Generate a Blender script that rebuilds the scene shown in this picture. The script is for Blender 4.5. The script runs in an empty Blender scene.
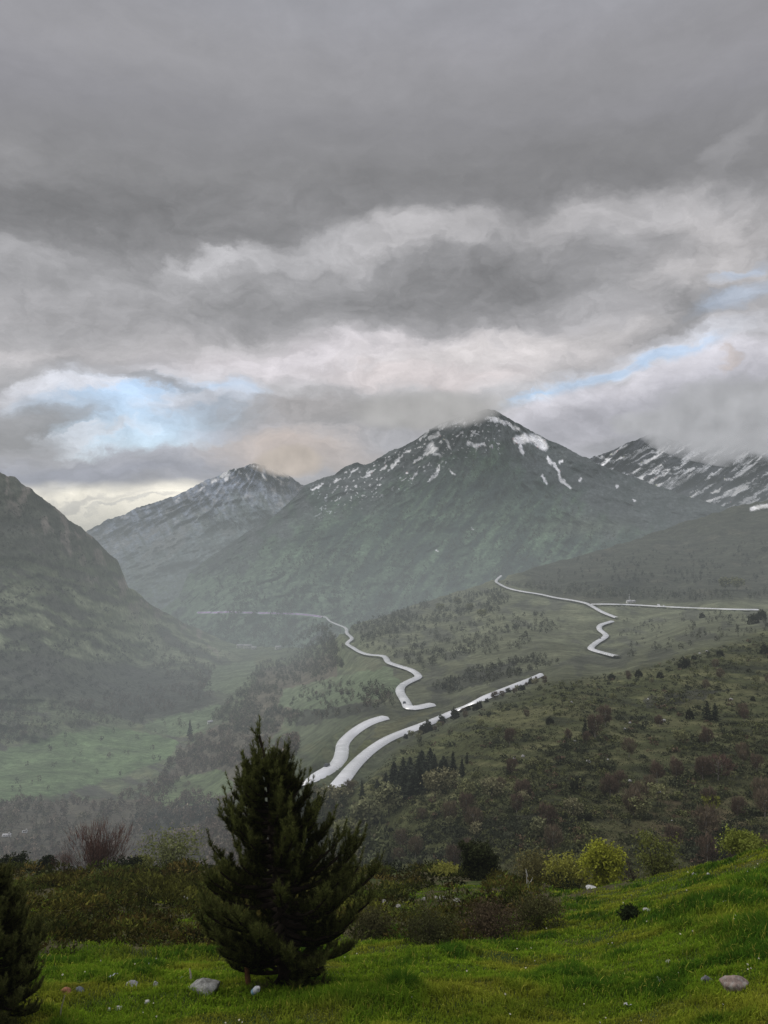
import bpy, math, random
import numpy as np
from mathutils import Vector, Matrix
from mathutils.bvhtree import BVHTree
from mathutils.kdtree import KDTree

SEED = 7
rng = np.random.default_rng(SEED)
random.seed(SEED)
sc = bpy.context.scene
COL = sc.collection
F = 768.0            # focal length in pixels: 1 unit of slope = 768 px
CX, HY = 384.0, 500.0


def pt(px, py, Y):
    """a point at forward distance Y metres seen under the given angles"""
    px = np.asarray(px, float); py = np.asarray(py, float); Y = np.asarray(Y, float)
    return np.stack([(px - CX) / F * Y, Y * np.ones_like(px), -(py - HY) / F * Y], -1)


# ---------------------------------------------------------------- noise
def _hash(ix, iy, iz, seed):
    h = (ix.astype(np.int64) * 374761393 + iy.astype(np.int64) * 668265263 + iz.astype(np.int64) * 2147483647 + seed * 1274126177) & 0xFFFFFFFF
    h = ((h ^ (h >> 13)) * 1274126177) & 0xFFFFFFFF
    h = ((h ^ (h >> 16)) * 2246822519) & 0xFFFFFFFF
    return (h ^ (h >> 15)) & 0xFFFFFFFF


_G = np.array([[1,1,0],[-1,1,0],[1,-1,0],[-1,-1,0],[1,0,1],[-1,0,1],[1,0,-1],[-1,0,-1],[0,1,1],[0,-1,1],[0,1,-1],[0,-1,-1],[1,1,0],[-1,1,0],[0,-1,1],[0,-1,-1]], float)


def perlin(P, seed=0):
    P = np.asarray(P, float)
    sh = P.shape[:-1]
    P = P.reshape(-1, P.shape[-1])
    if P.shape[1] == 2:
        P = np.concatenate([P, np.full((len(P), 1), 0.37)], 1)
    i = np.floor(P).astype(np.int64)
    f = P - i
    u = f * f * f * (f * (f * 6 - 15) + 10)
    out = 0
    for dx in (0, 1):
        wx = u[:, 0] if dx else 1 - u[:, 0]
        for dy in (0, 1):
            wy = u[:, 1] if dy else 1 - u[:, 1]
            for dz in (0, 1):
                wz = u[:, 2] if dz else 1 - u[:, 2]
                g = _G[_hash(i[:, 0] + dx, i[:, 1] + dy, i[:, 2] + dz, seed) & 15]
                d = (g * (f - np.array([dx, dy, dz]))).sum(1)
                out = out + wx * wy * wz * d
    return out.reshape(sh)


def fbm(P, octv=5, seed=0, gain=0.5, ridged=False):
    P = np.asarray(P, float)
    a, s, tot = 1.0, 0.0, 0.0
    for k in range(octv):
        n = perlin(P * (2.03 ** k) + 13.7 * k, seed + k)
        if ridged:
            n = 0.6 - np.abs(n) * 1.9
        s = s + a * n
        tot += a
        a *= gain
    return s / tot * (1.0 if ridged else 1.7)


def sstep(a, b, x):
    t = np.clip((np.asarray(x, float) - a) / (b - a), 0, 1)
    return t * t * (3 - 2 * t)


def interp(pts, x):
    pts = np.array(pts, float)
    return np.interp(x, pts[:, 0], pts[:, 1])


def inpoly(px, py, poly):
    px = np.asarray(px); py = np.asarray(py)
    r = np.zeros(px.shape, bool)
    n = len(poly)
    for i in range(n):
        x1, y1 = poly[i]; x2, y2 = poly[(i + 1) % n]
        c = ((y1 > py) != (y2 > py)) & (px < (x2 - x1) * (py - y1) / (y2 - y1 + 1e-9) + x1)
        r ^= c
    return r


def segdist(px, py, path):
    d = np.full(np.shape(px), 1e9)
    for (x1, y1), (x2, y2) in zip(path[:-1], path[1:]):
        vx, vy = x2 - x1, y2 - y1
        t = np.clip(((px - x1) * vx + (py - y1) * vy) / (vx * vx + vy * vy + 1e-9), 0, 1)
        d = np.minimum(d, np.hypot(px - x1 - t * vx, py - y1 - t * vy))
    return d


# ---------------------------------------------------------------- mesh helpers
def arr_mesh(name, V, faces, col=None, smooth=False):
    """faces: list of int arrays (k,3) or (k,4)"""
    V = np.asarray(V, np.float32)
    me = bpy.data.meshes.new(name)
    faces = [np.asarray(f, np.int32) for f in faces if len(f)]
    loops = np.concatenate([f.ravel() for f in faces])
    tot = np.concatenate([np.full(len(f), f.shape[1], np.int32) for f in faces])
    start = np.concatenate([[0], np.cumsum(tot)[:-1]]).astype(np.int32)
    me.vertices.add(len(V)); me.vertices.foreach_set('co', V.ravel())
    me.loops.add(len(loops)); me.loops.foreach_set('vertex_index', loops)
    me.polygons.add(len(tot)); me.polygons.foreach_set('loop_start', start); me.polygons.foreach_set('loop_total', tot)
    if smooth:
        me.polygons.foreach_set('use_smooth', np.ones(len(tot), bool))
    me.update(calc_edges=True)
    if col is not None:
        c = np.ones((len(V), 4), np.float32)
        c[:, :3] = np.clip(col, 0, 1)
        at = me.color_attributes.new('Col', 'FLOAT_COLOR', 'POINT')
        at.data.foreach_set('color', c.ravel())
    return me


def link(name, me, mat=None, parent=None, loc=None):
    o = bpy.data.objects.new(name, me)
    COL.objects.link(o)
    if mat is not None and me is not None and not me.materials:
        me.materials.append(mat)
    if parent is not None:
        o.parent = parent
    if loc is not None:
        o.location = loc
    return o


def tag(o, label=None, cat=None, group=None, kind=None):
    if label: o['label'] = label
    if cat: o['category'] = cat
    if group: o['group'] = group
    if kind: o['kind'] = kind
    return o


def thing(name, label, cat, loc=(0, 0, 0), rz=0.0, group=None, scale=1.0):
    o = bpy.data.objects.new(name, None); COL.objects.link(o)
    o.empty_display_size = 0.1
    o.location = loc; o.rotation_euler = (0, 0, rz); o.scale = (scale, scale, scale)
    return tag(o, label, cat, group)


def dup(root, loc, rz=0.0, scale=(1, 1, 1), label=None, group=None):
    r = root.copy(); COL.objects.link(r)
    r.location = loc; r.rotation_euler = (0, 0, rz); r.scale = scale
    if label: r['label'] = label
    if group: r['group'] = group
    for ch in list(root.children):
        c = ch.copy(); COL.objects.link(c); c.parent = r
    return r


def grid_faces(nr, nc):
    i = np.arange(nr * nc).reshape(nr, nc)
    return np.stack([i[:-1, :-1], i[1:, :-1], i[1:, 1:], i[:-1, 1:]], -1).reshape(-1, 4)


def tube(path, radii, seg=7):
    """verts, quads of a tapering tube along path"""
    path = np.asarray(path, float)
    n = len(path)
    V = []
    for k in range(n):
        t = path[min(k + 1, n - 1)] - path[max(k - 1, 0)]
        t = t / (np.linalg.norm(t) + 1e-9)
        a = np.cross(t, [0.31, 0.83, 0.17]) if abs(t[1]) < 0.9 else np.cross(t, [1, 0.1, 0])
        a /= np.linalg.norm(a); b = np.cross(t, a)
        th = np.arange(seg) / seg * 2 * math.pi
        V.append(path[k] + radii[k] * (np.cos(th)[:, None] * a + np.sin(th)[:, None] * b))
    V = np.concatenate(V)
    Q = []
    for k in range(n - 1):
        for s in range(seg):
            s2 = (s + 1) % seg
            Q.append((k * seg + s, k * seg + s2, (k + 1) * seg + s2, (k + 1) * seg + s))
    return V, np.array(Q)


class Bag:
    """collects vertices, triangles and quads with colours into one mesh"""
    def __init__(s):
        s.V, s.T, s.Q, s.C, s.n = [], [], [], [], 0

    def add(s, V, tris=None, quads=None, col=(0.2, 0.2, 0.2)):
        V = np.asarray(V, float)
        if tris is not None and len(tris): s.T.append(np.asarray(tris) + s.n)
        if quads is not None and len(quads): s.Q.append(np.asarray(quads) + s.n)
        c = np.asarray(col, float)
        if c.ndim == 1: c = np.tile(c, (len(V), 1))
        s.V.append(V); s.C.append(c); s.n += len(V)

    def mesh(s, name, smooth=False):
        fs = []
        if s.T: fs.append(np.concatenate(s.T))
        if s.Q: fs.append(np.concatenate(s.Q))
        return arr_mesh(name, np.concatenate(s.V), fs, np.concatenate(s.C), smooth)


def unit(v):
    return v / (np.linalg.norm(v, axis=-1, keepdims=True) + 1e-9)


def leaf_tris(C, size, dirs=None, spread=1.0, aspect=0.55, quad=False):
    """one leaf (triangle, or bent quad) per centre in C with random orientation"""
    n = len(C)
    d = rng.normal(size=(n, 3))
    if dirs is not None:
        d = dirs + spread * unit(d)
    d = unit(d)
    w = unit(np.cross(d, rng.normal(size=(n, 3))))
    size = np.broadcast_to(np.asarray(size, float), (n,))[:, None]
    a = C - d * size * 0.5
    b = C + d * size * 0.5
    if quad:
        V = np.stack([a, C + w * size * aspect * 0.5, b, C - w * size * aspect * 0.5], 1).reshape(-1, 3)
        return V, np.arange(4 * n).reshape(-1, 4)
    V = np.stack([a - w * size * aspect * 0.5, a + w * size * aspect * 0.5, b], 1).reshape(-1, 3)
    return V, np.arange(3 * n).reshape(-1, 3)


# ---------------------------------------------------------------- materials
def new_mat(name):
    m = bpy.data.materials.new(name); m.use_nodes = True
    nt = m.node_tree; nt.nodes.clear()
    return m, nt


def N(nt, typ, **kw):
    n = nt.nodes.new(typ)
    for k, v in kw.items():
        if k == 'inp':
            for kk, vv in v.items():
                n.inputs[kk].default_value = vv
        else:
            setattr(n, k, v)
    return n


def attr_mat(name, scales=((1.0, 0.5),), rough=0.95, spec=0.1, coord='pos', bump=0.0, bump_scale=1.0, translucent=0.0, stretch=(1, 1, 1)):
    """vertex colour broken up by several octaves of procedural noise: scales = ((scale, amount), ...)"""
    m, nt = new_mat(name)
    L = nt.links
    out = N(nt, 'ShaderNodeOutputMaterial')
    bs = N(nt, 'ShaderNodeBsdfPrincipled')
    bs.inputs['Roughness'].default_value = rough
    bs.inputs['Specular IOR Level'].default_value = spec
    at = N(nt, 'ShaderNodeAttribute', attribute_name='Col')
    if coord == 'pos':
        co = N(nt, 'ShaderNodeNewGeometry').outputs['Position']
    else:
        co = N(nt, 'ShaderNodeTexCoord').outputs['Object']
    mp = N(nt, 'ShaderNodeMapping'); mp.inputs['Scale'].default_value = stretch
    L.new(co, mp.inputs['Vector'])
    col = at.outputs['Color']
    for s, a in scales:
        nz = N(nt, 'ShaderNodeTexNoise', inp={'Scale': s, 'Detail': 6.0, 'Roughness': 0.6})
        L.new(mp.outputs['Vector'], nz.inputs['Vector'])
        mr = N(nt, 'ShaderNodeMapRange', inp={'From Min': 0.3, 'From Max': 0.7, 'To Min': 1 - a, 'To Max': 1 + a})
        L.new(nz.outputs['Fac'], mr.inputs['Value'])
        mul = N(nt, 'ShaderNodeVectorMath', operation='SCALE')
        L.new(col, mul.inputs[0]); L.new(mr.outputs['Result'], mul.inputs['Scale'])
        col = mul.outputs['Vector']
    L.new(col, bs.inputs['Base Color'])
    if bump:
        nz = N(nt, 'ShaderNodeTexNoise', inp={'Scale': bump_scale, 'Detail': 8.0, 'Roughness': 0.65})
        L.new(mp.outputs['Vector'], nz.inputs['Vector'])
        bp = N(nt, 'ShaderNodeBump', inp={'Strength': 0.8, 'Distance': bump})
        L.new(nz.outputs['Fac'], bp.inputs['Height'])
        L.new(bp.outputs['Normal'], bs.inputs['Normal'])
    sh = bs.outputs['BSDF']
    if translucent:
        tr = N(nt, 'ShaderNodeBsdfTranslucent'); L.new(col, tr.inputs['Color'])
        mx = N(nt, 'ShaderNodeMixShader', inp={'Fac': translucent})
        L.new(sh, mx.inputs[1]); L.new(tr.outputs['BSDF'], mx.inputs[2]); sh = mx.outputs['Shader']
    L.new(sh, out.inputs['Surface'])
    return m
# ================================================================= far terrain: depth of each piece of land, metres ahead of the viewpoint
MID_PTS = [
 (-150,950,330),(0,950,300),(100,950,280),(200,950,240),(300,950,180),(400,950,120),(500,950,95),(600,950,85),(768,950,80),(920,950,80),
 (-150,880,420),(0,880,400),(100,880,390),(200,880,350),(300,880,260),(400,880,160),(500,880,120),(600,880,105),(700,880,100),(768,880,98),(920,880,95),
 (0,830,520),(100,830,520),(200,830,480),(300,830,340),(400,830,200),(500,830,145),(600,830,130),(768,830,125),(920,830,120),(-150,830,520),
 (-150,790,740),(0,790,720),(100,790,760),(200,790,720),(300,784,326),(290,788,332),(278,793,342),(325,771,335),(341,756,366),(343,742,402),(356,729,428),(370,721,440),(340,790,285),(400,790,235),(500,790,180),(600,790,165),(768,790,160),(920,790,155),
 (250,790,520),(-150,740,950),(0,740,1000),(100,740,1050),(200,740,1000),(300,740,600),(370,740,400),(420,740,340),(500,740,230),(600,740,210),(768,740,205),(920,740,200),
 (310,780,320),(340,780,295),(385,717,450),(405,732,400),(450,715,440),(540,675,540),(410,706,490),
 (470,735,270),(560,690,340),(640,670,420),(700,645,520),(768,625,640),(640,705,300),(768,690,320),(920,690,300),
 (415,690,580),(400,665,750),(350,640,1150),(330,622,1700),(500,640,850),(500,600,1350),(500,582,1650),(600,650,800),(600,625,980),(610,605,1180),
 (768,608,1120),(690,607,1150),(640,640,870),(440,640,950),(420,605,1700),(350,627,1600),(470,588,1850),(540,597,1400),(540,650,720),
 (340,690,850),(260,690,1250),(280,730,850),(200,690,1450),(230,650,2200),(130,700,1450),(100,760,950),(240,640,2500),(300,640,2200),(290,615,3000),(230,760,760),
 (0,472,1600),(0,560,1450),(0,640,1250),(0,700,1100),(70,520,1800),(100,545,1950),(128,585,2050),(150,603,2250),(180,622,2450),(210,632,2600),(100,620,1700),
 (100,680,1500),(180,660,1900),(-150,400,1500),(-150,560,1300),(-150,700,1050),
 (768,500,2500),(720,510,2500),(660,530,2450),(600,550,2300),(540,565,2050),(768,560,1700),(650,575,1600),(920,470,2500),(920,560,1600),(920,620,640),
]
_mp = np.array(MID_PTS, float)


class MQ:
    """multiquadric interpolation of log depth"""
    def __init__(s, P, c):
        s.P = P[:, :2]; s.c = c
        d = np.hypot(s.P[:, None, 0] - s.P[None, :, 0], s.P[:, None, 1] - s.P[None, :, 1])
        A = np.sqrt(d * d + c * c)
        n = len(P)
        M = np.zeros((n + 1, n + 1)); M[:n, :n] = A - np.eye(n) * 4.0; M[:n, n] = 1; M[n, :n] = 1
        s.w = np.linalg.solve(M, np.concatenate([np.log(P[:, 2]), [0]]))

    def __call__(s, px, py):
        px = np.asarray(px, float); py = np.asarray(py, float)
        out = np.full(px.shape, s.w[-1])
        for (x, y), w in zip(s.P, s.w[:-1]):
            out += w * np.sqrt((px - x) ** 2 + (py - y) ** 2 + s.c ** 2)
        return np.exp(out)


mid_depth0 = MQ(_mp, 14.0)


def mid_depth(px, py):
    """smooth depth with gullies and knolls cut into it"""
    px = np.asarray(px, float); py = np.asarray(py, float)
    Y = mid_depth0(px, py)
    q = np.stack([px / 60.0, py / 26.0], -1)
    far = sstep(250, 900, Y)
    n = fbm(q, 4, 3) * 0.035 + fbm(q * 3.1, 3, 9) * 0.012
    calm = 1 - 0.6 * (1 - sstep(150, 300, px)) * (py < 700)
    return Y * (1 + n * (0.45 + 0.55 * far) * calm)


SIL_MID = [(-150,404),(-80,440),(-30,462),(0,472),(14,476),(22,481),(45,500),(70,520),(88,533),(104,548),(118,562),(124,575),(128,586),(150,603),(180,621),(205,632),(222,640),
           (240,646),(300,648),(335,640),(350,626),(385,615),(420,603),(450,594),(470,588),(500,578),(520,572),(540,566),(570,558),(600,550),(630,541),(660,530),(690,520),(720,511),(745,505),(768,500),(840,485),(920,470)]


def sil_noise(px, amp, seed, sc_=14.0):
    return fbm(np.stack([np.asarray(px, float) / sc_, np.zeros(len(px)) + seed * 3.1], -1), 4, seed, 0.62) * amp


# ---- the roads, as seen points; they are laid on the land afterwards
ROADS = [
 dict(w=5.8, p=[(280,792),(292,787),(304,782),(318,775),(330,768),(339,760),(342,750),(343,742),(350,734),(358,728),(370,721),(385,717)]),
 dict(w=5.4, w2=2.6, p=[(333,789),(338,784),(345,775),(356,762),(372,748),(388,738),(405,731),(424,724),(450,713),(480,699),(510,687),(530,679),(541,674)]),
 dict(w=5.6, w2=4.6, p=[(432,704),(422,706),(410,708),(406,701),(400,691),(402,685),(411,680),(419,676),(412,670),(400,666),(389,662),(384,656),(370,654.5),(361,652),(354,648),(347,643),(352,638),(347,633),(346,628),(338,624.5),(330,621),(326,617),(321,616)]),
 dict(w=5.8, p=[(617,656),(605,653),(591,648.5),(595,643),(603,638),(606,634.5),(600,629.5),(600,625),(612,621)]),
 dict(w=6.2, w2=5.2, p=[(617,617.5),(604,612.5),(594,607),(586,603),(572,600),(556,597.5),(540,594),(524,591.5),(510,588.5),(500,584),(496,580.5),(501,575.5)]),
 dict(w=3.6, p=[(592,604),(612,604),(640,605),(665,606.5),(700,608),(730,609),(758,609.5)]),
]


def dense(path, step=1.0):
    """Catmull-Rom through the points"""
    P = np.array(path, float)
    Q = np.concatenate([[2 * P[0] - P[1]], P, [2 * P[-1] - P[-2]]])
    out = []
    for i in range(1, len(Q) - 2):
        n = max(2, int(np.hypot(*(Q[i + 1] - Q[i])) / step))
        t = np.linspace(0, 1, n, endpoint=False)[:, None]
        a, b, c, d = Q[i - 1], Q[i], Q[i + 1], Q[i + 2]
        out.append(0.5 * ((2 * b) + (c - a) * t + (2 * a - 5 * b + 4 * c - d) * t * t + (3 * b - a - 3 * c + d) * t ** 3))
    out.append(P[-1:])
    return np.concatenate(out)


ROAD_XYZ = []
for r in ROADS:
    s = dense(r['p'], 0.6)
    W = pt(s[:, 0], s[:, 1], mid_depth(s[:, 0], s[:, 1]))
    for _ in range(2):                       # a road has an even grade
        W[1:-1] = 0.25 * W[:-2] + 0.5 * W[1:-1] + 0.25 * W[2:]
    L_ = np.concatenate([[0], np.cumsum(np.linalg.norm(np.diff(W, axis=0), axis=1))])
    k = max(12, int(L_[-1] / 5.0))
    t = np.linspace(0, L_[-1], k)
    W = np.stack([np.interp(t, L_, W[:, i]) for i in range(3)], -1)
    for _ in range(2):
        W[1:-1] = 0.25 * W[:-2] + 0.5 * W[1:-1] + 0.25 * W[2:]
    ROAD_XYZ.append((W, 0.80 * np.linspace(r['w'], r.get('w2', r['w']), len(W))))
    print('road', W[0].round(), W[len(W)//2].round(), W[-1].round(), np.round(mid_depth(s[::15, 0], s[::15, 1])))

# ---- mesh of the middle land (left hill, valley, shoulder with the roads, right hillside)
mx = np.arange(-150, 921, 1.6)
top = interp(SIL_MID, mx)
rough = np.interp(mx, [-150, 120, 140, 230, 340, 500, 560, 768, 920], [2.4, 2.4, 1.5, 0.6, 1.5, 1.2, 1.2, 1.6, 1.6])
top = top + sil_noise(mx, 1.0, 21) * rough * 1.6
nr = 330
tt = np.linspace(0, 1, nr) ** 1.0
gpx = np.tile(mx, (nr, 1))
gpy = top[None, :] + (960 - top[None, :]) * tt[:, None]
gY = mid_depth(gpx, gpy)
GV = pt(gpx, gpy, gY)
# carve the road benches
flat = GV.reshape(-1, 3)
_ar = np.concatenate([W for W, w in ROAD_XYZ]); _aw = np.concatenate([w for W, w in ROAD_XYZ])
kd = KDTree(len(_ar))
for i, p in enumerate(_ar): kd.insert((p[0], p[1], 0), i)
kd.balance()
lo, hi = _ar.min(0) - 30, _ar.max(0) + 30
idx = np.where((flat[:, 0] > lo[0]) & (flat[:, 0] < hi[0]) & (flat[:, 1] > lo[1]) & (flat[:, 1] < hi[1]))[0]
for i in idx:
    co, j, d = kd.find((flat[i, 0], flat[i, 1], 0))
    w = _aw[j]
    if d < w * 0.5 + 15:
        k = 1 - float(sstep(w * 0.5 + 5.0, w * 0.5 + 15, d))
        flat[i, 2] += (_ar[j, 2] - 0.9 - flat[i, 2]) * k
GV = flat.reshape(GV.shape)
# banks on the near side of a road never stand higher than the road seen over them
for W, w in ROAD_XYZ:
    for a, w1 in zip(W, w):
        rx_ = CX + F * a[0] / a[1]; ry_ = HY - F * a[2] / a[1]
        j0 = int((rx_ - 4.0 - mx[0]) / 1.6); j1 = int((rx_ + 4.0 - mx[0]) / 1.6) + 1
        Yc = GV[:, j0:j1 + 1, 1]; lim = -(ry_ + 2.2 + (0.5 * w1 + 1.5) * abs(a[2]) / a[1] ** 2 * F - HY) / F * Yc
        m_ = (Yc < a[1] - 0.5 * w1 - 1.5) & (Yc > a[1] - 110) & (GV[:, j0:j1 + 1, 2] > lim)
        GV[:, j0:j1 + 1, 2] = np.where(m_, lim, GV[:, j0:j1 + 1, 2])
flat = GV.reshape(-1, 3)
# the far side of each ridge falls away behind it
back = []
for k in range(1, 9):
    f = 1 + 0.05 * k
    B = GV[0].copy()
    B[:, :2] *= f
    B[:, 2] -= (0.25 + 0.02 * k) * 0.05 * k * np.abs(GV[0][:, 1])
    back.append(B)
GVA = np.concatenate([np.array(back[::-1]), GV])
bpx = np.concatenate([np.tile(mx, (8, 1)), gpx]); bpy_ = np.concatenate([np.tile(top, (8, 1)), gpy])
bY = np.concatenate([np.tile(gY[0], (8, 1)), gY])


def blend(base, col, m):
    return base + (np.asarray(col, float) - base) * np.asarray(m)[..., None]


def mid_colour(px, py, Y):
    q = np.stack([px, py], -1)
    n1 = fbm(q / np.array([22.0, 9.0]), 5, 31)
    n2 = fbm(q / np.array([60.0, 30.0]), 4, 37)
    wx = px + 5 * fbm(q / 14.0, 3, 41); wy = py + 3.0 * fbm(q / 10.0, 3, 43)
    c = np.zeros(px.shape + (3,)) + np.array([0.064, 0.076, 0.044])
    c = blend(c, (0.042, 0.046, 0.032), sstep(0.0, 0.5, n1) * 0.6)
    c = blend(c, (0.085, 0.090, 0.050), sstep(0.05, 0.5, -n1) * 0.6)
    # left hill: rock above, pale grassy ribs running down to the right, dark band of scrub below
    left = 1 - sstep(215, 260, wx + (wy - 640) * 0.25)
    rw = 9.0 * fbm(np.stack([px / 45.0, py / 30.0], -1), 4, 53)
    rib = fbm(np.stack([(py - 0.34 * px + rw) / 9.0, (px + 0.34 * py) / 60.0], -1), 5, 51, 0.6) + 0.3 * n1
    c = blend(c, (0.135, 0.148, 0.094), left * sstep(-0.02, 0.30, rib) * sstep(560, 600, wy) * (1 - sstep(655, 690, wy)) * 0.9)
    c = blend(c, (0.040, 0.038, 0.034), left * sstep(0.0, 0.3, -rib) * sstep(500, 560, wy) * 0.75)
    c = blend(c, (0.034, 0.033, 0.030), left * (1 - sstep(540, 585, wy)) * 0.7)
    band = sstep(0, 8, wy - (648 + 0.10 * wx)) * (1 - sstep(0, 14, wy - (686 + 0.16 * wx)))
    c = blend(c, (0.040, 0.039, 0.034), left * band * 0.75)
    rock = left * sstep(0.1, 0.4, fbm(q / np.array([9.0, 16.0]), 4, 57)) * (1 - sstep(0, 45, wy - np.interp(px, [0, 128, 220], [474, 590, 640])))
    c = blend(c, (0.135, 0.115, 0.100), rock * 0.8)
    # far shoulder and right hill
    shoulder = sstep(330, 380, wx) * (1 - sstep(0, 40, wy - np.interp(px, [340, 540, 640, 768], [745, 680, 665, 622])))
    c = blend(c, (0.066, 0.068, 0.045), shoulder * 0.7)
    c = blend(c, (0.042, 0.044, 0.034), shoulder * sstep(0.05, 0.35, n1 + 0.5 * n2) * 0.7)
    hillr = sstep(500, 540, wx) * (1 - sstep(-6, 6, wy - np.interp(px, [500, 560, 620, 768, 920], [580, 598, 602, 600, 600])))
    c = blend(c, (0.040, 0.042, 0.032), hillr * 0.75)
    c = blend(c, (0.085, 0.080, 0.055), hillr * sstep(0.2, 0.5, n1) * 0.35)
    c = blend(c, (0.024, 0.027, 0.022), hillr * np.exp(-((px - 622) / 22) ** 2 - ((py - 585) / 9) ** 2) * 0.8)
    c = c * (1 - 0.38 * hillr)[..., None]
    # right hillside
    near = sstep(-6, 14, wy - np.interp(px, [250, 340, 420, 540, 640, 768, 920], [850, 792, 735, 682, 668, 630, 600]))
    near = near * sstep(250, 330, px)
    st = fbm(np.stack([px / 38.0 + 0.01 * py, (py - 0.06 * px) / 6.0], -1), 5, 61)
    st2 = fbm(np.stack([px / 120.0, (py + 0.12 * px) / 28.0], -1), 4, 67)
    c = blend(c, (0.058, 0.064, 0.026), near)
    c = blend(c, (0.100, 0.100, 0.046), near * sstep(0.0, 0.40, st + 0.6 * st2) * 0.85)
    c = blend(c, (0.028, 0.031, 0.017), near * sstep(0.0, 0.30, -st - 0.2) * 0.8)
    c = c * (1 - 0.22 * near * sstep(740, 660, py))[..., None]
    br = near * np.exp(-((px - 700) / 60) ** 2 - ((py - 828) / 26) ** 2) + near * 0.6 * np.exp(-((px - 655) / 30) ** 2 - ((py - 800) / 12) ** 2)
    c = blend(c, (0.115, 0.078, 0.050), np.clip(br, 0, 1) * sstep(-0.3, 0.3, n1 + 0.2) * 0.75)
    # brown leafless woods on the valley side
    wood = inpoly(wx, wy, [(-150, 806), (40, 800), (150, 800), (170, 770), (190, 742), (235, 715), (262, 668), (330, 655), (340, 680), (290, 715), (260, 760), (235, 800), (260, 900), (-150, 900)])
    c = blend(c, (0.062, 0.052, 0.040), wood * 0.85)
    # meadows
    for poly, g in MEADOWS:
        m = inpoly(wx, wy, poly)
        c = blend(c, g, m * (0.9 - 0.25 * sstep(-0.3, 0.6, n1)))
    for poly in DARKWOODS:
        c = blend(c, (0.030, 0.031, 0.025), inpoly(wx, wy, poly) * 0.8)
    c = blend(c, (0.55, 0.56, 0.58), 1 - sstep(1.0, 2.2, segdist(px, py + n1 * 2, [(752, 509), (760, 506.5), (775, 505)])))
    return c


MEADOWS = [
 ([(-150,805),(-150,770),(0,752),(40,742),(62,733),(105,727),(150,733),(178,742),(172,758),(150,764),(120,777),(60,794),(0,802)], (0.069, 0.102, 0.048)),
 ([(142,728),(160,716),(195,712),(214,702),(222,706),(214,722),(196,733),(176,738)], (0.073, 0.097, 0.055)),
 ([(214,668),(232,662),(254,660),(256,668),(244,684),(226,694),(204,690),(208,680)], (0.083, 0.102, 0.062)),
 ([(284,690),(318,680),(352,674),(392,668),(402,686),(386,698),(350,704),(300,712),(278,706)], (0.078, 0.100, 0.058)),
 ([(300,728),(330,716),(366,710),(352,728),(318,742),(296,746)], (0.076, 0.089, 0.055)),
 ([(150,793),(185,776),(225,770),(232,790),(205,803),(160,812)], (0.073, 0.098, 0.046)),
 ([(205,642),(240,636),(300,618),(322,622),(300,634),(262,648),(222,652)], (0.078, 0.094, 0.055)),
 ([(345,772),(360,760),(378,744),(366,740),(352,748),(347,760)], (0.078, 0.086, 0.040)),
 ([(395,735),(420,718),(450,704),(425,712),(400,716),(376,728),(372,740)], (0.071, 0.072, 0.040)),
]
DARKWOODS = [
 [(130,820),(160,806),(215,804),(230,815),(190,828),(140,832)],
 [(300,712),(350,704),(385,702),(372,710),(320,722),(296,728)],
 [(120,700),(200,690),(216,698),(190,712),(140,722),(110,716)],
 [(425,690),(470,672),(520,662),(500,676),(450,694)],
 [(640,700),(690,690),(730,690),(700,700),(650,708)],
 [(470,820),(560,812),(600,835),(560,862),(480,850)],
]
Cmid = mid_colour(bpx, bpy_, bY)
# land colour brightened with distance, in place of stronger light and haze
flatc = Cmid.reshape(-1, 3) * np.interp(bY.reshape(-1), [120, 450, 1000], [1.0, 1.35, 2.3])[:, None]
fl = GVA.reshape(-1, 3)

nc = len(mx)
ALLF = grid_faces(GVA.shape[0], nc)
fpx = bpx.reshape(-1)[ALLF].mean(1); fpy = bpy_.reshape(-1)[ALLF].mean(1)
ALLF = ALLF[:, ::-1]
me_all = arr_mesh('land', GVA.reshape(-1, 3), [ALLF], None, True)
nrm = np.zeros(len(fl) * 3, np.float32); me_all.vertices.foreach_get('normal', nrm); nrm = nrm.reshape(-1, 3)
if nrm[:, 2].mean() < 0:
    ALLF = ALLF[:, ::-1]; nrm = -nrm
BVH_MID = BVHTree.FromPolygons([tuple(v) for v in fl], [tuple(int(i) for i in f) for f in ALLF])
bpy.data.meshes.remove(me_all)


def ground_mid(x, y, default=None):
    h = BVH_MID.ray_cast(Vector((x, y, 3000)), Vector((0, 0, -1)))
    return h[0].z if h[0] is not None else default


def see_mid(px, py):
    """where the sight line through a pixel meets the middle land"""
    d = Vector(((px - CX) / F, 1, -(py - HY) / F))
    h = BVH_MID.ray_cast(d * 70.0, d.normalized())
    return h[0] if h[0] is not None else Vector(pt(px, py, mid_depth(np.array([px]), np.array([py]))[0]))


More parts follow.
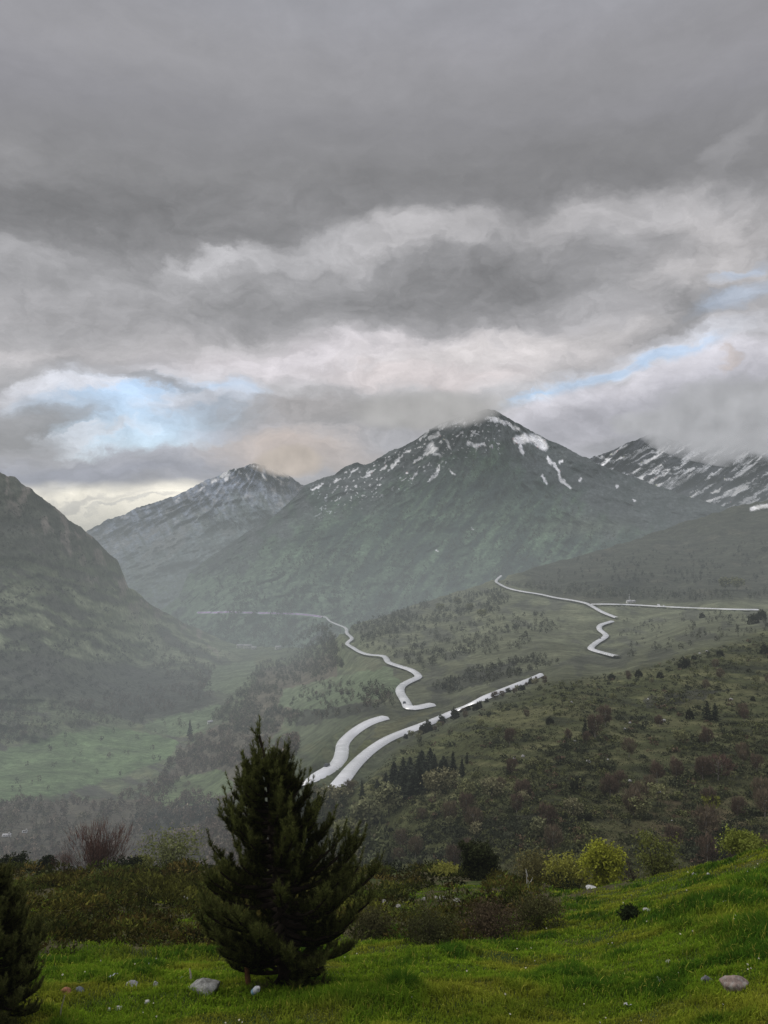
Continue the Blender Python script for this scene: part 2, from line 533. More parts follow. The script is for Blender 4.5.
M_LAND = attr_mat('hillside_turf', ((0.02, 0.35), (0.11, 0.35), (0.6, 0.30)), bump=1.6, bump_scale=0.12)
region = np.full(len(ALLF), 1)                         # valley
b1 = np.interp(fpx, [-150, 20, 120, 200, 240], [700, 712, 722, 700, 640])
region[(fpx < 240) & (fpy < b1)] = 0                   # left hill
b2 = np.interp(fpx, [340, 560, 620, 768, 920], [575, 598, 602, 600, 600])
region[(fpx > 470) & (fpy < b2)] = 2                   # right hill
b3 = np.interp(fpx, [250, 340, 420, 540, 640, 768, 920], [960, 792, 735, 682, 668, 630, 600])
region[(fpx > 260) & (fpy > b3)] = 3                   # right hillside
for k, nm in enumerate(['hill', 'valley', 'hill', 'hillside']):
    f = ALLF[region == k]
    used, inv = np.unique(f, return_inverse=True)
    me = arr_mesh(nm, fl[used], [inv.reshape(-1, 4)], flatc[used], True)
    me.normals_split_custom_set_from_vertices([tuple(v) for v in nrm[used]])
    tag(link(nm, me, M_LAND), kind='structure')

# ---- road ribbons
def road_mat():
    m, nt = new_mat('wet_asphalt'); L = nt.links
    out = N(nt, 'ShaderNodeOutputMaterial'); bs = N(nt, 'ShaderNodeBsdfPrincipled')
    ge = N(nt, 'ShaderNodeNewGeometry')
    nz = N(nt, 'ShaderNodeTexNoise', inp={'Scale': 0.12, 'Detail': 5.0}); L.new(ge.outputs['Position'], nz.inputs['Vector'])
    r1 = N(nt, 'ShaderNodeMapRange', inp={'From Min': 0.3, 'From Max': 0.7, 'To Min': 0.16, 'To Max': 0.34}); L.new(nz.outputs['Fac'], r1.inputs['Value'])
    L.new(r1.outputs['Result'], bs.inputs['Roughness'])
    mr = N(nt, 'ShaderNodeMix', data_type='RGBA'); mr.inputs['A'].default_value = (0.72, 0.73, 0.74, 1); mr.inputs['B'].default_value = (0.90, 0.91, 0.92, 1)  # near-white base paints in part of the sky's reflection on wet asphalt
    L.new(nz.outputs['Fac'], mr.inputs['Factor']); L.new(mr.outputs['Result'], bs.inputs['Base Color'])
    bs.inputs['Specular IOR Level'].default_value = 1.0
    bs.inputs['IOR'].default_value = 1.9
    L.new(bs.outputs['BSDF'], out.inputs['Surface'])
    return m


M_ROAD = road_mat()
M_LINE = attr_mat('road_paint', ((0.5, 0.1),), rough=0.6)
for W, w in ROAD_XYZ:
    n = len(W)
    t = np.gradient(W[:, :2], axis=0); t = t / (np.linalg.norm(t, axis=1, keepdims=True) + 1e-9)
    nn = np.stack([-t[:, 1], t[:, 0]], -1)
    rows = []
    for off, sh_, dz in ((-0.5, -1.2, -1.2), (-0.5, 0, 0.0), (0.0, 0, 0.06), (0.5, 0, 0.0), (0.5, 1.2, -1.2)):
        rows.append(np.concatenate([W[:, :2] + nn * (off * w + sh_)[:, None], W[:, 2:3] + 0.5 + dz], 1))
    V = np.stack(rows, 1).reshape(-1, 3)
    me = arr_mesh('road', V, [grid_faces(n, 5)], np.tile((0.2, 0.2, 0.2), (len(V), 1)), True)
    tag(link('road', me, M_ROAD), kind='structure')

# ================================================================= mountains
def mountain(name, sil, pts, x0, x1, step, bottom, colour, mat, relief, rough, seed, c=30.0, rows=220, back_drop=0.5):
    px = np.arange(x0, x1 + 0.1, step)
    top = interp(sil, px) + sil_noise(px, rough, seed, 16.0) + sil_noise(px, rough * 0.35, seed + 5, 4.0)
    dm = MQ(np.array(pts, float), c)
    bot = np.full(len(px), float(bottom))
    t = np.linspace(0, 1, rows)
    gx = np.tile(px, (rows, 1)); gy = top + (bot - top) * t[:, None]
    Y = dm(gx, gy)
    P = pt(gx, gy, Y)
    Y = Y + relief(P, gx, gy)
    P = pt(gx, gy, Y)
    bk = []
    for k in range(1, 7):
        B = P[0].copy(); B[:, :2] *= 1 + 0.04 * k; B[:, 2] -= back_drop * 0.04 * k * P[0][:, 1]; bk.append(B)
    PA = np.concatenate([np.array(bk[::-1]), P])
    ax = np.concatenate([np.tile(px, (6, 1)), gx]); ay = np.concatenate([np.tile(top, (6, 1)), gy])
    f = grid_faces(PA.shape[0], len(px))
    cc = colour(ax, ay, PA, np.concatenate([np.tile(top, (6, 1)), np.tile(top, (rows, 1))]))
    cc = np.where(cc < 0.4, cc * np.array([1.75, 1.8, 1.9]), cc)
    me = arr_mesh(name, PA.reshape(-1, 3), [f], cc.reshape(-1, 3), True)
    return tag(link(name, me, mat), kind='structure')


M_MOUNT = attr_mat('mountain_face', ((0.004, 0.25), (0.016, 0.25), (0.06, 0.35)), bump=3.5, bump_scale=0.016)
SNOW = np.array([0.96, 0.97, 0.98])

# --- the central summit
SIL_C = [(110,640),(150,618),(178,598),(188,575),(205,561),(223,548),(250,530),(274,515),(290,502),(305,486),(318,479),(335,474),(348,465),(357,462),(366,465),(378,458),(390,450),(402,447),(415,440),(428,430),(440,424),
         (455,418),(468,414),(478,411),(486,409),(496,411),(510,419),(525,427),(545,438),(560,445),(580,455),(600,464),(625,474),(650,483),(680,494),(700,500),(730,508),(768,520)]
PTS_C = [(485,410,5600),(400,447,5500),(305,486,5400),(223,548,4900),(178,598,4300),(120,640,3900),(560,445,5400),(640,480,5100),(700,500,4800),(768,520,4500),
         (485,500,4800),(400,520,4600),(300,560,4000),(240,600,3500),(230,640,2950),(300,625,3000),(340,640,2700),(420,640,2500),(420,580,3500),(485,570,3500),(485,640,2450),
         (560,540,3800),(640,530,3900),(700,530,4000),(560,640,2500),(768,640,2500),(560,490,4500),(350,500,5000)]


def relief_c(P, gx, gy):
    # ribs run down the fall line away from the summit
    ang = np.arctan2(gx - 487, gy - 395 + 1e-6)
    rad = np.hypot(gx - 487, gy - 395)
    g = fbm(np.stack([ang * 7.0 + 1.1 * fbm(P / 700.0, 4, 71), rad / 70.0], -1), 4, 73, ridged=True)
    fade = sstep(0, 30, rad)
    return -(g - 0.2) * 120 * fade - fbm(P / 520.0, 5, 77, 0.45) * 110


def snow_strokes(px, py, strokes, seed, jitter=2.3):
    q = np.stack([px, py], -1)
    jx = px + jitter * fbm(q / 5.0, 3, seed); jy = py + jitter * fbm(q / 4.0, 3, seed + 4)
    m = np.zeros(px.shape)
    for path, w in strokes:
        m = np.maximum(m, 1 - sstep(w * 0.5, w * 1.1, segdist(jx, jy, path)))
    return m


STROKES_C = [
 ([(487,418),(498,420),(508,424),(518,430)],2.2),([(518,440),(526,438),(538,440),(544,446)],5.2),([(520,444),(522,452)],2.4),([(548,458),(554,464),(558,472),(563,482),(570,488)],1.8),([(542,476),(546,484)],1.4),
 ([(440,428),(448,424),(460,421)],2.6),([(462,419),(466,424)],2.0),([(430,438),(438,434)],2.4),([(432,444),(428,450),(436,449)],2.8),([(424,455),(432,452),(440,456)],2.2),([(446,440),(450,448)],2.0),
 ([(468,443),(476,446),(484,444)],2.0),([(440,466),(436,474),(430,480)],1.3),([(420,458),(414,462)],1.6),([(402,456),(396,462),(392,468)],1.5),([(384,462),(390,458)],1.6),([(380,470),(386,466)],1.2),
 ([(366,476),(374,470)],1.2),([(352,472),(358,468)],1.3),([(340,478),(334,482)],1.2),([(322,484),(312,490)],1.2),([(450,470),(454,474)],1.2),([(418,470),(412,478)],1.2),([(560,462),(562,460)],1.2),([(580,478),(580,480)],1.4),
 ([(617,486),(618,487)],1.3),([(470,430),(480,434)],1.2),([(456,436),(462,432)],1.5),([(428,430),(420,440)],1.3),([(410,450),(404,453)],1.3),([(471,529),(473,529)],0.9),([(436,552),(437,552)],0.9),([(634,500),(635,501)],0.9)]


def colour_c(px, py, P, top):
    q = np.stack([px, py], -1)
    n1 = fbm(q / 16.0, 5, 81); n2 = fbm(q / 5.0, 4, 83, 0.65)
    dia = fbm(np.stack([(px + 0.8 * py) / 9.0, (py - 0.8 * px) / 50.0], -1), 4, 85)
    h = py - top
    c = np.zeros(px.shape + (3,)) + np.array([0.052, 0.052, 0.046])
    c = blend(c, (0.088, 0.084, 0.076), sstep(0.0, 0.5, n2) * 0.6)
    c = blend(c, (0.032, 0.036, 0.030), sstep(0.0, 0.45, n1 + 0.4 * dia) * 0.7)
    low = sstep(18, 75, h + 30 * n1 + 0.10 * (430 - px))
    c = blend(c, (0.040, 0.062, 0.032), low * 0.85)
    c = blend(c, (0.085, 0.115, 0.062), low * sstep(0.0, 0.35, dia + 0.5 * n2) * 0.8)
    c = blend(c, (0.022, 0.032, 0.024), low * sstep(0.05, 0.35, -dia + 0.4 * n1) * 0.85)
    n3 = fbm(q / 1.9, 2, 89)
    c = c * (1 + 0.35 * np.clip(n3, -0.7, 1.0))[..., None]
    c = blend(c, (0.120, 0.150, 0.085), sstep(535, 600, py) * (1 - sstep(300, 430, px)) * sstep(-0.35, 0.35, n2 + n1) * 0.8)  # lower left flank painted paler, as the lit valley end
    c = blend(c, (0.082, 0.086, 0.056), np.exp(-((px - 585) / 42) ** 2 - ((py - 527) / 9) ** 2) * 0.8)
    c = blend(c, (0.030, 0.036, 0.032), np.exp(-((px - 500) / 60) ** 2 - ((py - 492) / 22) ** 2) * 0.7)
    # a cart track cut across the foot
    c = blend(c, (0.50, 0.50, 0.46), (1 - sstep(0.6, 1.5, segdist(px, py + 0.6 * n1, [(198,613),(230,612),(262,613),(300,614),(324,617)]))) * 0.8)
    sp = sstep(0.47, 0.52, fbm(np.stack([(px + 0.9 * py) / 2.6, (py - 0.9 * px) / 6.0], -1), 3, 87)) * sstep(300, 360, px) * (1 - sstep(600, 640, px)) * (1 - sstep(30, 48, h)) * sstep(1, 4, h)
    s = np.maximum(snow_strokes(px, py, STROKES_C, 91), sp * 0.85 * (px < 500))
    c = c * np.array([0.86, 0.97, 1.04])
    return blend(c, SNOW, s)


MT_C = mountain('mountain', SIL_C, PTS_C, 110, 768, 0.9, 660, colour_c, M_MOUNT, relief_c, 1.7, 3, rows=280)

# --- the far summit down the valley
SIL_B = [(60,545),(88,530),(96,526),(110,520),(130,511),(150,505),(166,500),(180,494),(195,486),(206,480),(220,474),(232,469),(243,466),(255,464),(266,467),(276,469),(290,477),(300,485),(330,492),(380,520),(420,560)]
PTS_B = [(255,464,9000),(166,500,8800),(88,530,8600),(330,490,8800),(420,560,8000),(255,520,7800),(160,560,7000),(120,620,5600),(200,620,5400),(60,560,8200),(300,620,5600),(420,640,5600),(180,520,8000)]


def relief_b(P, gx, gy):
    ang = np.arctan2(gx - 262, gy - 440); rad = np.hypot(gx - 262, gy - 440)
    g = fbm(np.stack([ang * 6.0 + 1.2 * fbm(P / 1100.0, 4, 171), rad / 50.0], -1), 4, 173, ridged=True)
    return -(g - 0.2) * 260 - fbm(P / 700.0, 5, 177) * 300


STROKES_B = [([(222,476),(228,472),(226,480)],2.4),([(236,470),(240,473)],1.8),([(232,478),(236,476)],1.2),([(250,466),(258,467)],1.4),([(268,468),(278,472),(288,478)],2.2),([(274,476),(282,482)],1.2),([(212,482),(216,480)],1.3),([(246,474),(250,480)],1.0),([(262,474),(266,480)],1.0),([(200,490),(204,487)],1.0),([(176,500),(180,498)],0.9)]


def colour_b(px, py, P, top):
    q = np.stack([px, py], -1)
    n2 = fbm(q / 4.0, 4, 183, 0.65)
    dia = fbm(np.stack([(px - 0.55 * py) / 7.0, (py + 0.3 * px) / 34.0], -1), 5, 185)
    h = py - top
    c = np.zeros(px.shape + (3,)) + np.array([0.155, 0.175, 0.208])  # pale bluish base, with distance haze put into the colour
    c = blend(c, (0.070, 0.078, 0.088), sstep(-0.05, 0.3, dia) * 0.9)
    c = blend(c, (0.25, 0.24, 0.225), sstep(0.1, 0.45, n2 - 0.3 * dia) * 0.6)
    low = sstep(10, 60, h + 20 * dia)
    c = blend(c, (0.095, 0.118, 0.098), low * 0.7)
    c = c * (1 + 0.45 * np.clip(fbm(q / 2.4, 2, 189), -0.7, 1.0))[..., None]
    c = blend(c, (0.16, 0.155, 0.14), sstep(0.1, 0.4, fbm(np.stack([(px + 1.3 * py) / 11.0, (py - 0.5 * px) / 40.0], -1), 4, 187)) * np.exp(-((py - 545) / 26) ** 2) * 0.6)
    c = blend(c, (0.070, 0.100, 0.058), sstep(555, 600, py) * 0.7 * sstep(-0.3, 0.3, n2))
    return blend(c, SNOW, snow_strokes(px, py, STROKES_B, 191, 1.2))


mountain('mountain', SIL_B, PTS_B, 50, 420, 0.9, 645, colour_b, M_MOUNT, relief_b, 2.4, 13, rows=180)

# --- the snowy range on the right
SIL_D = [(540,470),(570,464),(590,458),(602,454),(615,449),(628,442),(640,437),(652,433),(662,435),(672,440),(684,442),(700,438),(716,434),(735,428),(752,423),(768,418),(800,405),(840,396),(920,380)]
PTS_D = [(590,458,8600),(652,433,8600),(700,438,8300),(768,418,8000),(920,380,7600),(590,520,7200),(680,520,6800),(768,520,6400),(920,520,6000),(680,480,7500),(768,470,7200),(540,540,6800),(768,580,5200),(600,580,5600)]


def relief_d(P, gx, gy):
    g = fbm(np.stack([(gx + 1.1 * gy) / 16.0, (gy - 0.5 * gx) / 90.0], -1), 4, 273, ridged=True)
    return -(g - 0.2) * 380 - fbm(P / 600.0, 5, 277) * 220


def colour_d(px, py, P, top):
    q = np.stack([px, py], -1)
    n1 = fbm(q / 20.0, 4, 281); n2 = fbm(q / 4.0, 4, 283, 0.65)
    h = py - top
    c = np.zeros(px.shape + (3,)) + np.array([0.036, 0.038, 0.043])
    c = blend(c, (0.065, 0.065, 0.068), sstep(0.0, 0.5, n2) * 0.6)
    # gullies full of old snow run down to the left
    warp = 3.0 * fbm(q / 12.0, 3, 285)
    g = fbm(np.stack([(py + 0.52 * px + warp) / 4.0, (px - 0.5 * py) / 26.0], -1), 4, 287, 0.55)
    lim = sstep(-6, 10, h) * (1 - sstep(0, 22, py - np.interp(px, [590, 640, 700, 768, 920], [470, 484, 496, 492, 490])))
    s = sstep(0.10, 0.17, g + 0.16 * n1 + 0.06 * n2) * lim
    s = np.maximum(s, snow_strokes(px, py, [([(598,456),(606,459),(614,462)],1.4),([(676,486),(690,476),(706,466)],2.2),([(700,472),(720,456),(742,446)],2.2),([(740,450),(760,436),(768,432)],2.4),([(640,464),(660,456),(668,452)],2.0),([(610,462),(630,456)],1.6),([(655,478),(670,472)],1.8)], 291, 2.0))
    return blend(c, SNOW, s * 0.95)


mountain('mountain', SIL_D, PTS_D, 540, 920, 0.9, 600, colour_d, M_MOUNT, relief_d, 2.2, 23, rows=200)
# ================================================================= camera
cam = bpy.data.cameras.new('camera'); camo = bpy.data.objects.new('camera', cam); COL.objects.link(camo)
camo.rotation_euler = (math.radians(90), 0, 0)
cam.sensor_fit = 'VERTICAL'; cam.sensor_height = 36; cam.sensor_width = 27
cam.lens = 36 * F / 1024
cam.shift_y = -(512 - HY) / 1024
cam.clip_start = 0.1; cam.clip_end = 60000
sc.camera = camo

SUN_EL, SUN_AZ = 38.0, -62.0         # degrees; azimuth from straight ahead, negative to the left


# ================================================================= sky
def srgb(*c):
    c = np.array(c, float) / 255.0
    return tuple(np.where(c <= 0.04045, c / 12.92, ((c + 0.055) / 1.055) ** 2.4))


wd = bpy.data.worlds.new('World'); sc.world = wd; wd.use_nodes = True
nt = wd.node_tree; nt.nodes.clear(); L = nt.links
wo = N(nt, 'ShaderNodeOutputWorld'); bg = N(nt, 'ShaderNodeBackground'); bg.inputs['Strength'].default_value = 0.1
L.new(bg.outputs['Background'], wo.inputs['Surface'])
sky = N(nt, 'ShaderNodeTexSky', sky_type='NISHITA'); sky.sun_disc = False
sky.sun_elevation = math.radians(SUN_EL); sky.sun_rotation = math.radians(SUN_AZ)
sky.altitude = 1900; sky.dust_density = 2.0
tc = N(nt, 'ShaderNodeTexCoord')
sx = N(nt, 'ShaderNodeSeparateXYZ'); L.new(tc.outputs['Generated'], sx.inputs[0])
az = N(nt, 'ShaderNodeMath', operation='ARCTAN2'); L.new(sx.outputs['X'], az.inputs[0]); L.new(sx.outputs['Y'], az.inputs[1])
el = N(nt, 'ShaderNodeMath', operation='ARCSINE'); L.new(sx.outputs['Z'], el.inputs[0])
cb = N(nt, 'ShaderNodeCombineXYZ'); L.new(az.outputs[0], cb.inputs['X']); L.new(el.outputs[0], cb.inputs['Y'])
ang = N(nt, 'ShaderNodeVectorMath', operation='SCALE', inp={'Scale': 7.68}); L.new(cb.outputs[0], ang.inputs[0])   # 1 unit = 100 px near the middle


def skypos(px, py):
    x = (px - CX) / F
    a = math.atan(x); e = math.atan((HY - py) / F / math.hypot(1, x))
    return a * 7.68, e * 7.68


def warp(src, scale, amp, detail, sy=1.6):
    mp = N(nt, 'ShaderNodeMapping'); mp.inputs['Scale'].default_value = (scale, scale * sy, 1)
    L.new(src, mp.inputs['Vector'])
    nz = N(nt, 'ShaderNodeTexNoise', inp={'Scale': 1.0, 'Detail': detail, 'Roughness': 0.58}); L.new(mp.outputs['Vector'], nz.inputs['Vector'])
    s = N(nt, 'ShaderNodeVectorMath', operation='SUBTRACT'); L.new(nz.outputs['Color'], s.inputs[0]); s.inputs[1].default_value = (0.5, 0.5, 0.5)
    m = N(nt, 'ShaderNodeVectorMath', operation='MULTIPLY'); L.new(s.outputs[0], m.inputs[0]); m.inputs[1].default_value = (amp, amp * 0.55, 0)
    a = N(nt, 'ShaderNodeVectorMath', operation='ADD'); L.new(src, a.inputs[0]); L.new(m.outputs[0], a.inputs[1])
    return a.outputs[0]


pw = warp(warp(ang.outputs[0], 0.9, 1.4, 9.0), 3.4, 0.42, 6.0)
# base: overcast grey by height
es = N(nt, 'ShaderNodeSeparateXYZ')
pw_soft = warp(ang.outputs[0], 0.5, 1.0, 4.0)
L.new(pw_soft, es.inputs[0])
mr = N(nt, 'ShaderNodeMapRange', inp={'From Min': -2.0, 'From Max': 8.0}); L.new(es.outputs['Y'], mr.inputs['Value'])
cr = N(nt, 'ShaderNodeValToRGB')
stops = [(600, (150, 152, 152)), (505, (196, 195, 192)), (470, (184, 184, 186)), (430, (188, 188, 190)), (400, (198, 198, 198)), (368, (196, 194, 193)), (335, (182, 181, 181)),
         (300, (168, 168, 168)), (262, (162, 162, 162)), (225, (150, 150, 150)), (180, (143, 143, 143)), (120, (149, 149, 152)), (60, (157, 157, 160)), (0, (157, 158, 161)), (-260, (228, 229, 232))]
while len(cr.color_ramp.elements) < len(stops): cr.color_ramp.elements.new(0.5)
for e_, (py, c) in zip(cr.color_ramp.elements, stops):
    e_.position = (skypos(384, py)[1] + 2.0) / 10.0
for e_, (py, c) in zip(cr.color_ramp.elements, stops):
    e_.color = tuple(10 * np.array(srgb(*c))) + (1,)
L.new(mr.outputs['Result'], cr.inputs['Fac'])
col = cr.outputs['Color']
skyg = N(nt, 'ShaderNodeVectorMath', operation='SCALE', inp={'Scale': 1.3}); L.new(sky.outputs['Color'], skyg.inputs[0])


def blob(px, py, rx, ry, rot, c, alpha, soft=0.25, src=None):
    global col
    x, y = skypos(px, py)
    mp = N(nt, 'ShaderNodeMapping', vector_type='TEXTURE')
    mp.inputs['Location'].default_value = (x, y, 0); mp.inputs['Rotation'].default_value = (0, 0, math.radians(rot)); mp.inputs['Scale'].default_value = (rx / 100, ry / 100, 1)
    L.new(src or pw, mp.inputs['Vector'])
    ln = N(nt, 'ShaderNodeVectorMath', operation='LENGTH'); L.new(mp.outputs['Vector'], ln.inputs[0])
    r = N(nt, 'ShaderNodeMapRange', interpolation_type='SMOOTHSTEP', inp={'From Min': 1.25, 'From Max': soft, 'To Min': 0.0, 'To Max': alpha})
    L.new(ln.outputs['Value'], r.inputs['Value'])
    mx = N(nt, 'ShaderNodeMix', data_type='RGBA'); L.new(r.outputs['Result'], mx.inputs['Factor']); L.new(col, mx.inputs['A'])
    if c == 'sky':
        tint = N(nt, 'ShaderNodeMix', data_type='RGBA', inp={'Factor': 0.55}); L.new(skyg.outputs[0], tint.inputs['A']); tint.inputs['B'].default_value = tuple(10 * np.array(srgb(212, 232, 248))) + (1,)
        L.new(tint.outputs['Result'], mx.inputs['B'])
    else:
        mx.inputs['B'].default_value = tuple(10 * np.array(srgb(*c))) + (1,)
    col = mx.outputs['Result']


def g(v, w=0): return (v + w, v, v - w)


# high dark bank
blob(420, 140, 480, 60, 0, g(138), 0.6, 0.1, pw_soft)
blob(70, 212, 280, 46, 4, g(124), 0.85, 0.1)
blob(540, 172, 320, 36, 3, g(130), 0.75, 0.1)
blob(250, 60, 340, 40, -3, g(155), 0.5, 0.1, pw_soft)
blob(700, 30, 260, 40, 5, g(145), 0.5, 0.1, pw_soft)
# bright ragged gap under it
blob(240, 258, 75, 14, 8, g(200), 0.7)
blob(410, 238, 120, 20, 8, g(192, 1), 0.75)
blob(330, 246, 60, 14, 5, g(178), 0.6)
blob(610, 216, 110, 26, 6, g(190, 1), 0.75)
blob(700, 250, 80, 50, 0, g(194, 2), 0.8)
blob(745, 142, 40, 12, 20, g(163), 0.5)
blob(60, 270, 130, 18, -4, g(170), 0.7)
# second dark bank
blob(470, 288, 170, 40, 6, g(134), 0.95)
blob(290, 306, 140, 26, 6, g(146), 0.8)
blob(640, 240, 70, 18, -10, g(154), 0.6)
blob(120, 312, 170, 22, 0, g(158), 0.6)
blob(680, 318, 60, 26, 15, g(142), 0.85)
# bright warm band
blob(330, 362, 230, 24, 4, (222, 218, 219), 0.9)
blob(480, 352, 150, 22, 4, (218, 214, 211), 0.9)
blob(420, 376, 120, 15, 0, (222, 215, 212), 0.85)
blob(60, 378, 120, 20, 12, g(160, 0), 0.7)
blob(30, 330, 110, 16, 0, g(176), 0.6)
# blue openings
blob(130, 410, 120, 40, 4, (228, 232, 238), 0.85)
blob(140, 416, 105, 32, 2, 'sky', 1.0, 0.6)
blob(215, 396, 40, 12, 10, 'sky', 0.6)
blob(640, 366, 130, 20, 12, (222, 226, 232), 0.8)
blob(600, 376, 70, 10, 10, 'sky', 0.7, 0.3)
blob(668, 358, 50, 9, 8, 'sky', 0.7, 0.3)
blob(538, 399, 48, 10, 8, 'sky', 0.95, 0.4)
blob(735, 300, 50, 14, 15, 'sky', 0.35)
blob(738, 268, 28, 7, 15, 'sky', 0.4)
# clouds across and below the openings
blob(95, 388, 90, 9, 4, (236, 238, 242), 0.85)
blob(190, 404, 50, 10, 10, (232, 236, 242), 0.8)
blob(170, 386, 40, 9, -20, g(160), 0.7)
blob(20, 424, 75, 20, 14, g(162, 0), 0.92)
blob(90, 432, 60, 6, 8, (232, 236, 240), 0.7)
blob(80, 470, 190, 22, 3, (176, 179, 189), 0.92)
blob(200, 452, 100, 10, 6, (190, 192, 198), 0.8)
blob(230, 432, 60, 9, 4, (198, 204, 214), 0.7)
blob(300, 412, 130, 22, 2, (170, 167, 165), 0.92)
blob(420, 420, 120, 20, -2, (172, 170, 168), 0.9)
blob(290, 450, 85, 24, 0, (222, 209, 198), 0.85, 0.1)
blob(330, 462, 60, 14, 0, (200, 192, 186), 0.8)
blob(95, 510, 170, 24, 2, (300, 294, 272), 1.0, 0.7, pw_soft)
blob(60, 499, 110, 5, 2, (214, 212, 208), 0.5)
blob(140, 504, 50, 3, 3, (212, 212, 210), 0.5)
blob(560, 398, 60, 6, 8, (226, 228, 232), 0.8)
pw_fine = warp(ang.outputs[0], 4.2, 0.34, 6.0, 1.0)
for x_, y_, rx_, ry_ in ((548, 428, 46, 24), (590, 412, 40, 24), (628, 408, 34, 22), (664, 394, 36, 26), (700, 384, 38, 26), (745, 376, 48, 32)):
    blob(x_, y_, rx_, ry_, 0, (218, 217, 221), 0.95, 0.86, pw_fine)
for x_, y_, rx_, ry_ in ((548, 436, 48, 24), (590, 422, 42, 24), (630, 418, 36, 22), (666, 406, 38, 26), (704, 396, 40, 28), (752, 390, 52, 36)):
    blob(x_, y_, rx_, ry_, 0, (180, 180, 185), 0.85, 0.25, pw_fine)
blob(650, 450, 160, 20, 6, (168, 169, 173), 0.7, 0.3)
blob(630, 424, 30, 8, 8, (192, 192, 196), 0.6)
blob(720, 365, 12, 8, 10, (205, 196, 190), 0.7)
blob(600, 330, 60, 12, 6, g(190, 2), 0.6)
# mottling: faint in the high bank, stronger in the broken cloud below it
def mottle(scale, sy, detail, rough, hi, lo, src):
    global col
    mp = N(nt, 'ShaderNodeMapping'); mp.inputs['Scale'].default_value = (scale, scale * sy, 1); L.new(src, mp.inputs['Vector'])
    nz = N(nt, 'ShaderNodeTexNoise', inp={'Scale': 1.0, 'Detail': detail, 'Roughness': rough}); L.new(mp.outputs['Vector'], nz.inputs['Vector'])
    am = N(nt, 'ShaderNodeMapRange', interpolation_type='SMOOTHSTEP', inp={'From Min': skypos(384, 130)[1], 'From Max': skypos(384, 270)[1], 'To Min': hi, 'To Max': lo}); L.new(es.outputs['Y'], am.inputs['Value'])
    c0 = N(nt, 'ShaderNodeMath', operation='SUBTRACT'); L.new(nz.outputs['Fac'], c0.inputs[0]); c0.inputs[1].default_value = 0.5
    ma = N(nt, 'ShaderNodeMath', operation='MULTIPLY_ADD'); L.new(c0.outputs[0], ma.inputs[0]); L.new(am.outputs['Result'], ma.inputs[1]); ma.inputs[2].default_value = 1.0
    fin = N(nt, 'ShaderNodeVectorMath', operation='SCALE'); L.new(col, fin.inputs[0]); L.new(ma.outputs[0], fin.inputs['Scale'])
    col = fin.outputs[0]


mottle(1.2, 2.4, 8.0, 0.58, 0.30, 0.75, pw_soft)
mottle(3.6, 1.8, 7.0, 0.62, 0.12, 0.62, pw)
sc1 = N(nt, 'ShaderNodeVectorMath', operation='SCALE', inp={'Scale': 0.1}); L.new(col, sc1.inputs[0])
gm = N(nt, 'ShaderNodeGamma', inp={'Gamma': 1.14}); L.new(sc1.outputs[0], gm.inputs['Color'])
tn = N(nt, 'ShaderNodeVectorMath', operation='MULTIPLY'); L.new(gm.outputs[0], tn.inputs[0]); tn.inputs[1].default_value = (11.9, 11.75, 12.25)
L.new(tn.outputs[0], bg.inputs['Color'])

# ================================================================= sun behind the overcast
sl = bpy.data.lights.new('sun', 'SUN'); sl.energy = 1.4; sl.angle = math.radians(25); sl.color = (1.0, 0.95, 0.88)
so = bpy.data.objects.new('sun', sl); COL.objects.link(so)
sd = Vector((math.sin(math.radians(SUN_AZ)) * math.cos(math.radians(SUN_EL)), math.cos(math.radians(SUN_AZ)) * math.cos(math.radians(SUN_EL)), math.sin(math.radians(SUN_EL))))
so.rotation_euler = sd.to_track_quat('Z', 'Y').to_euler()

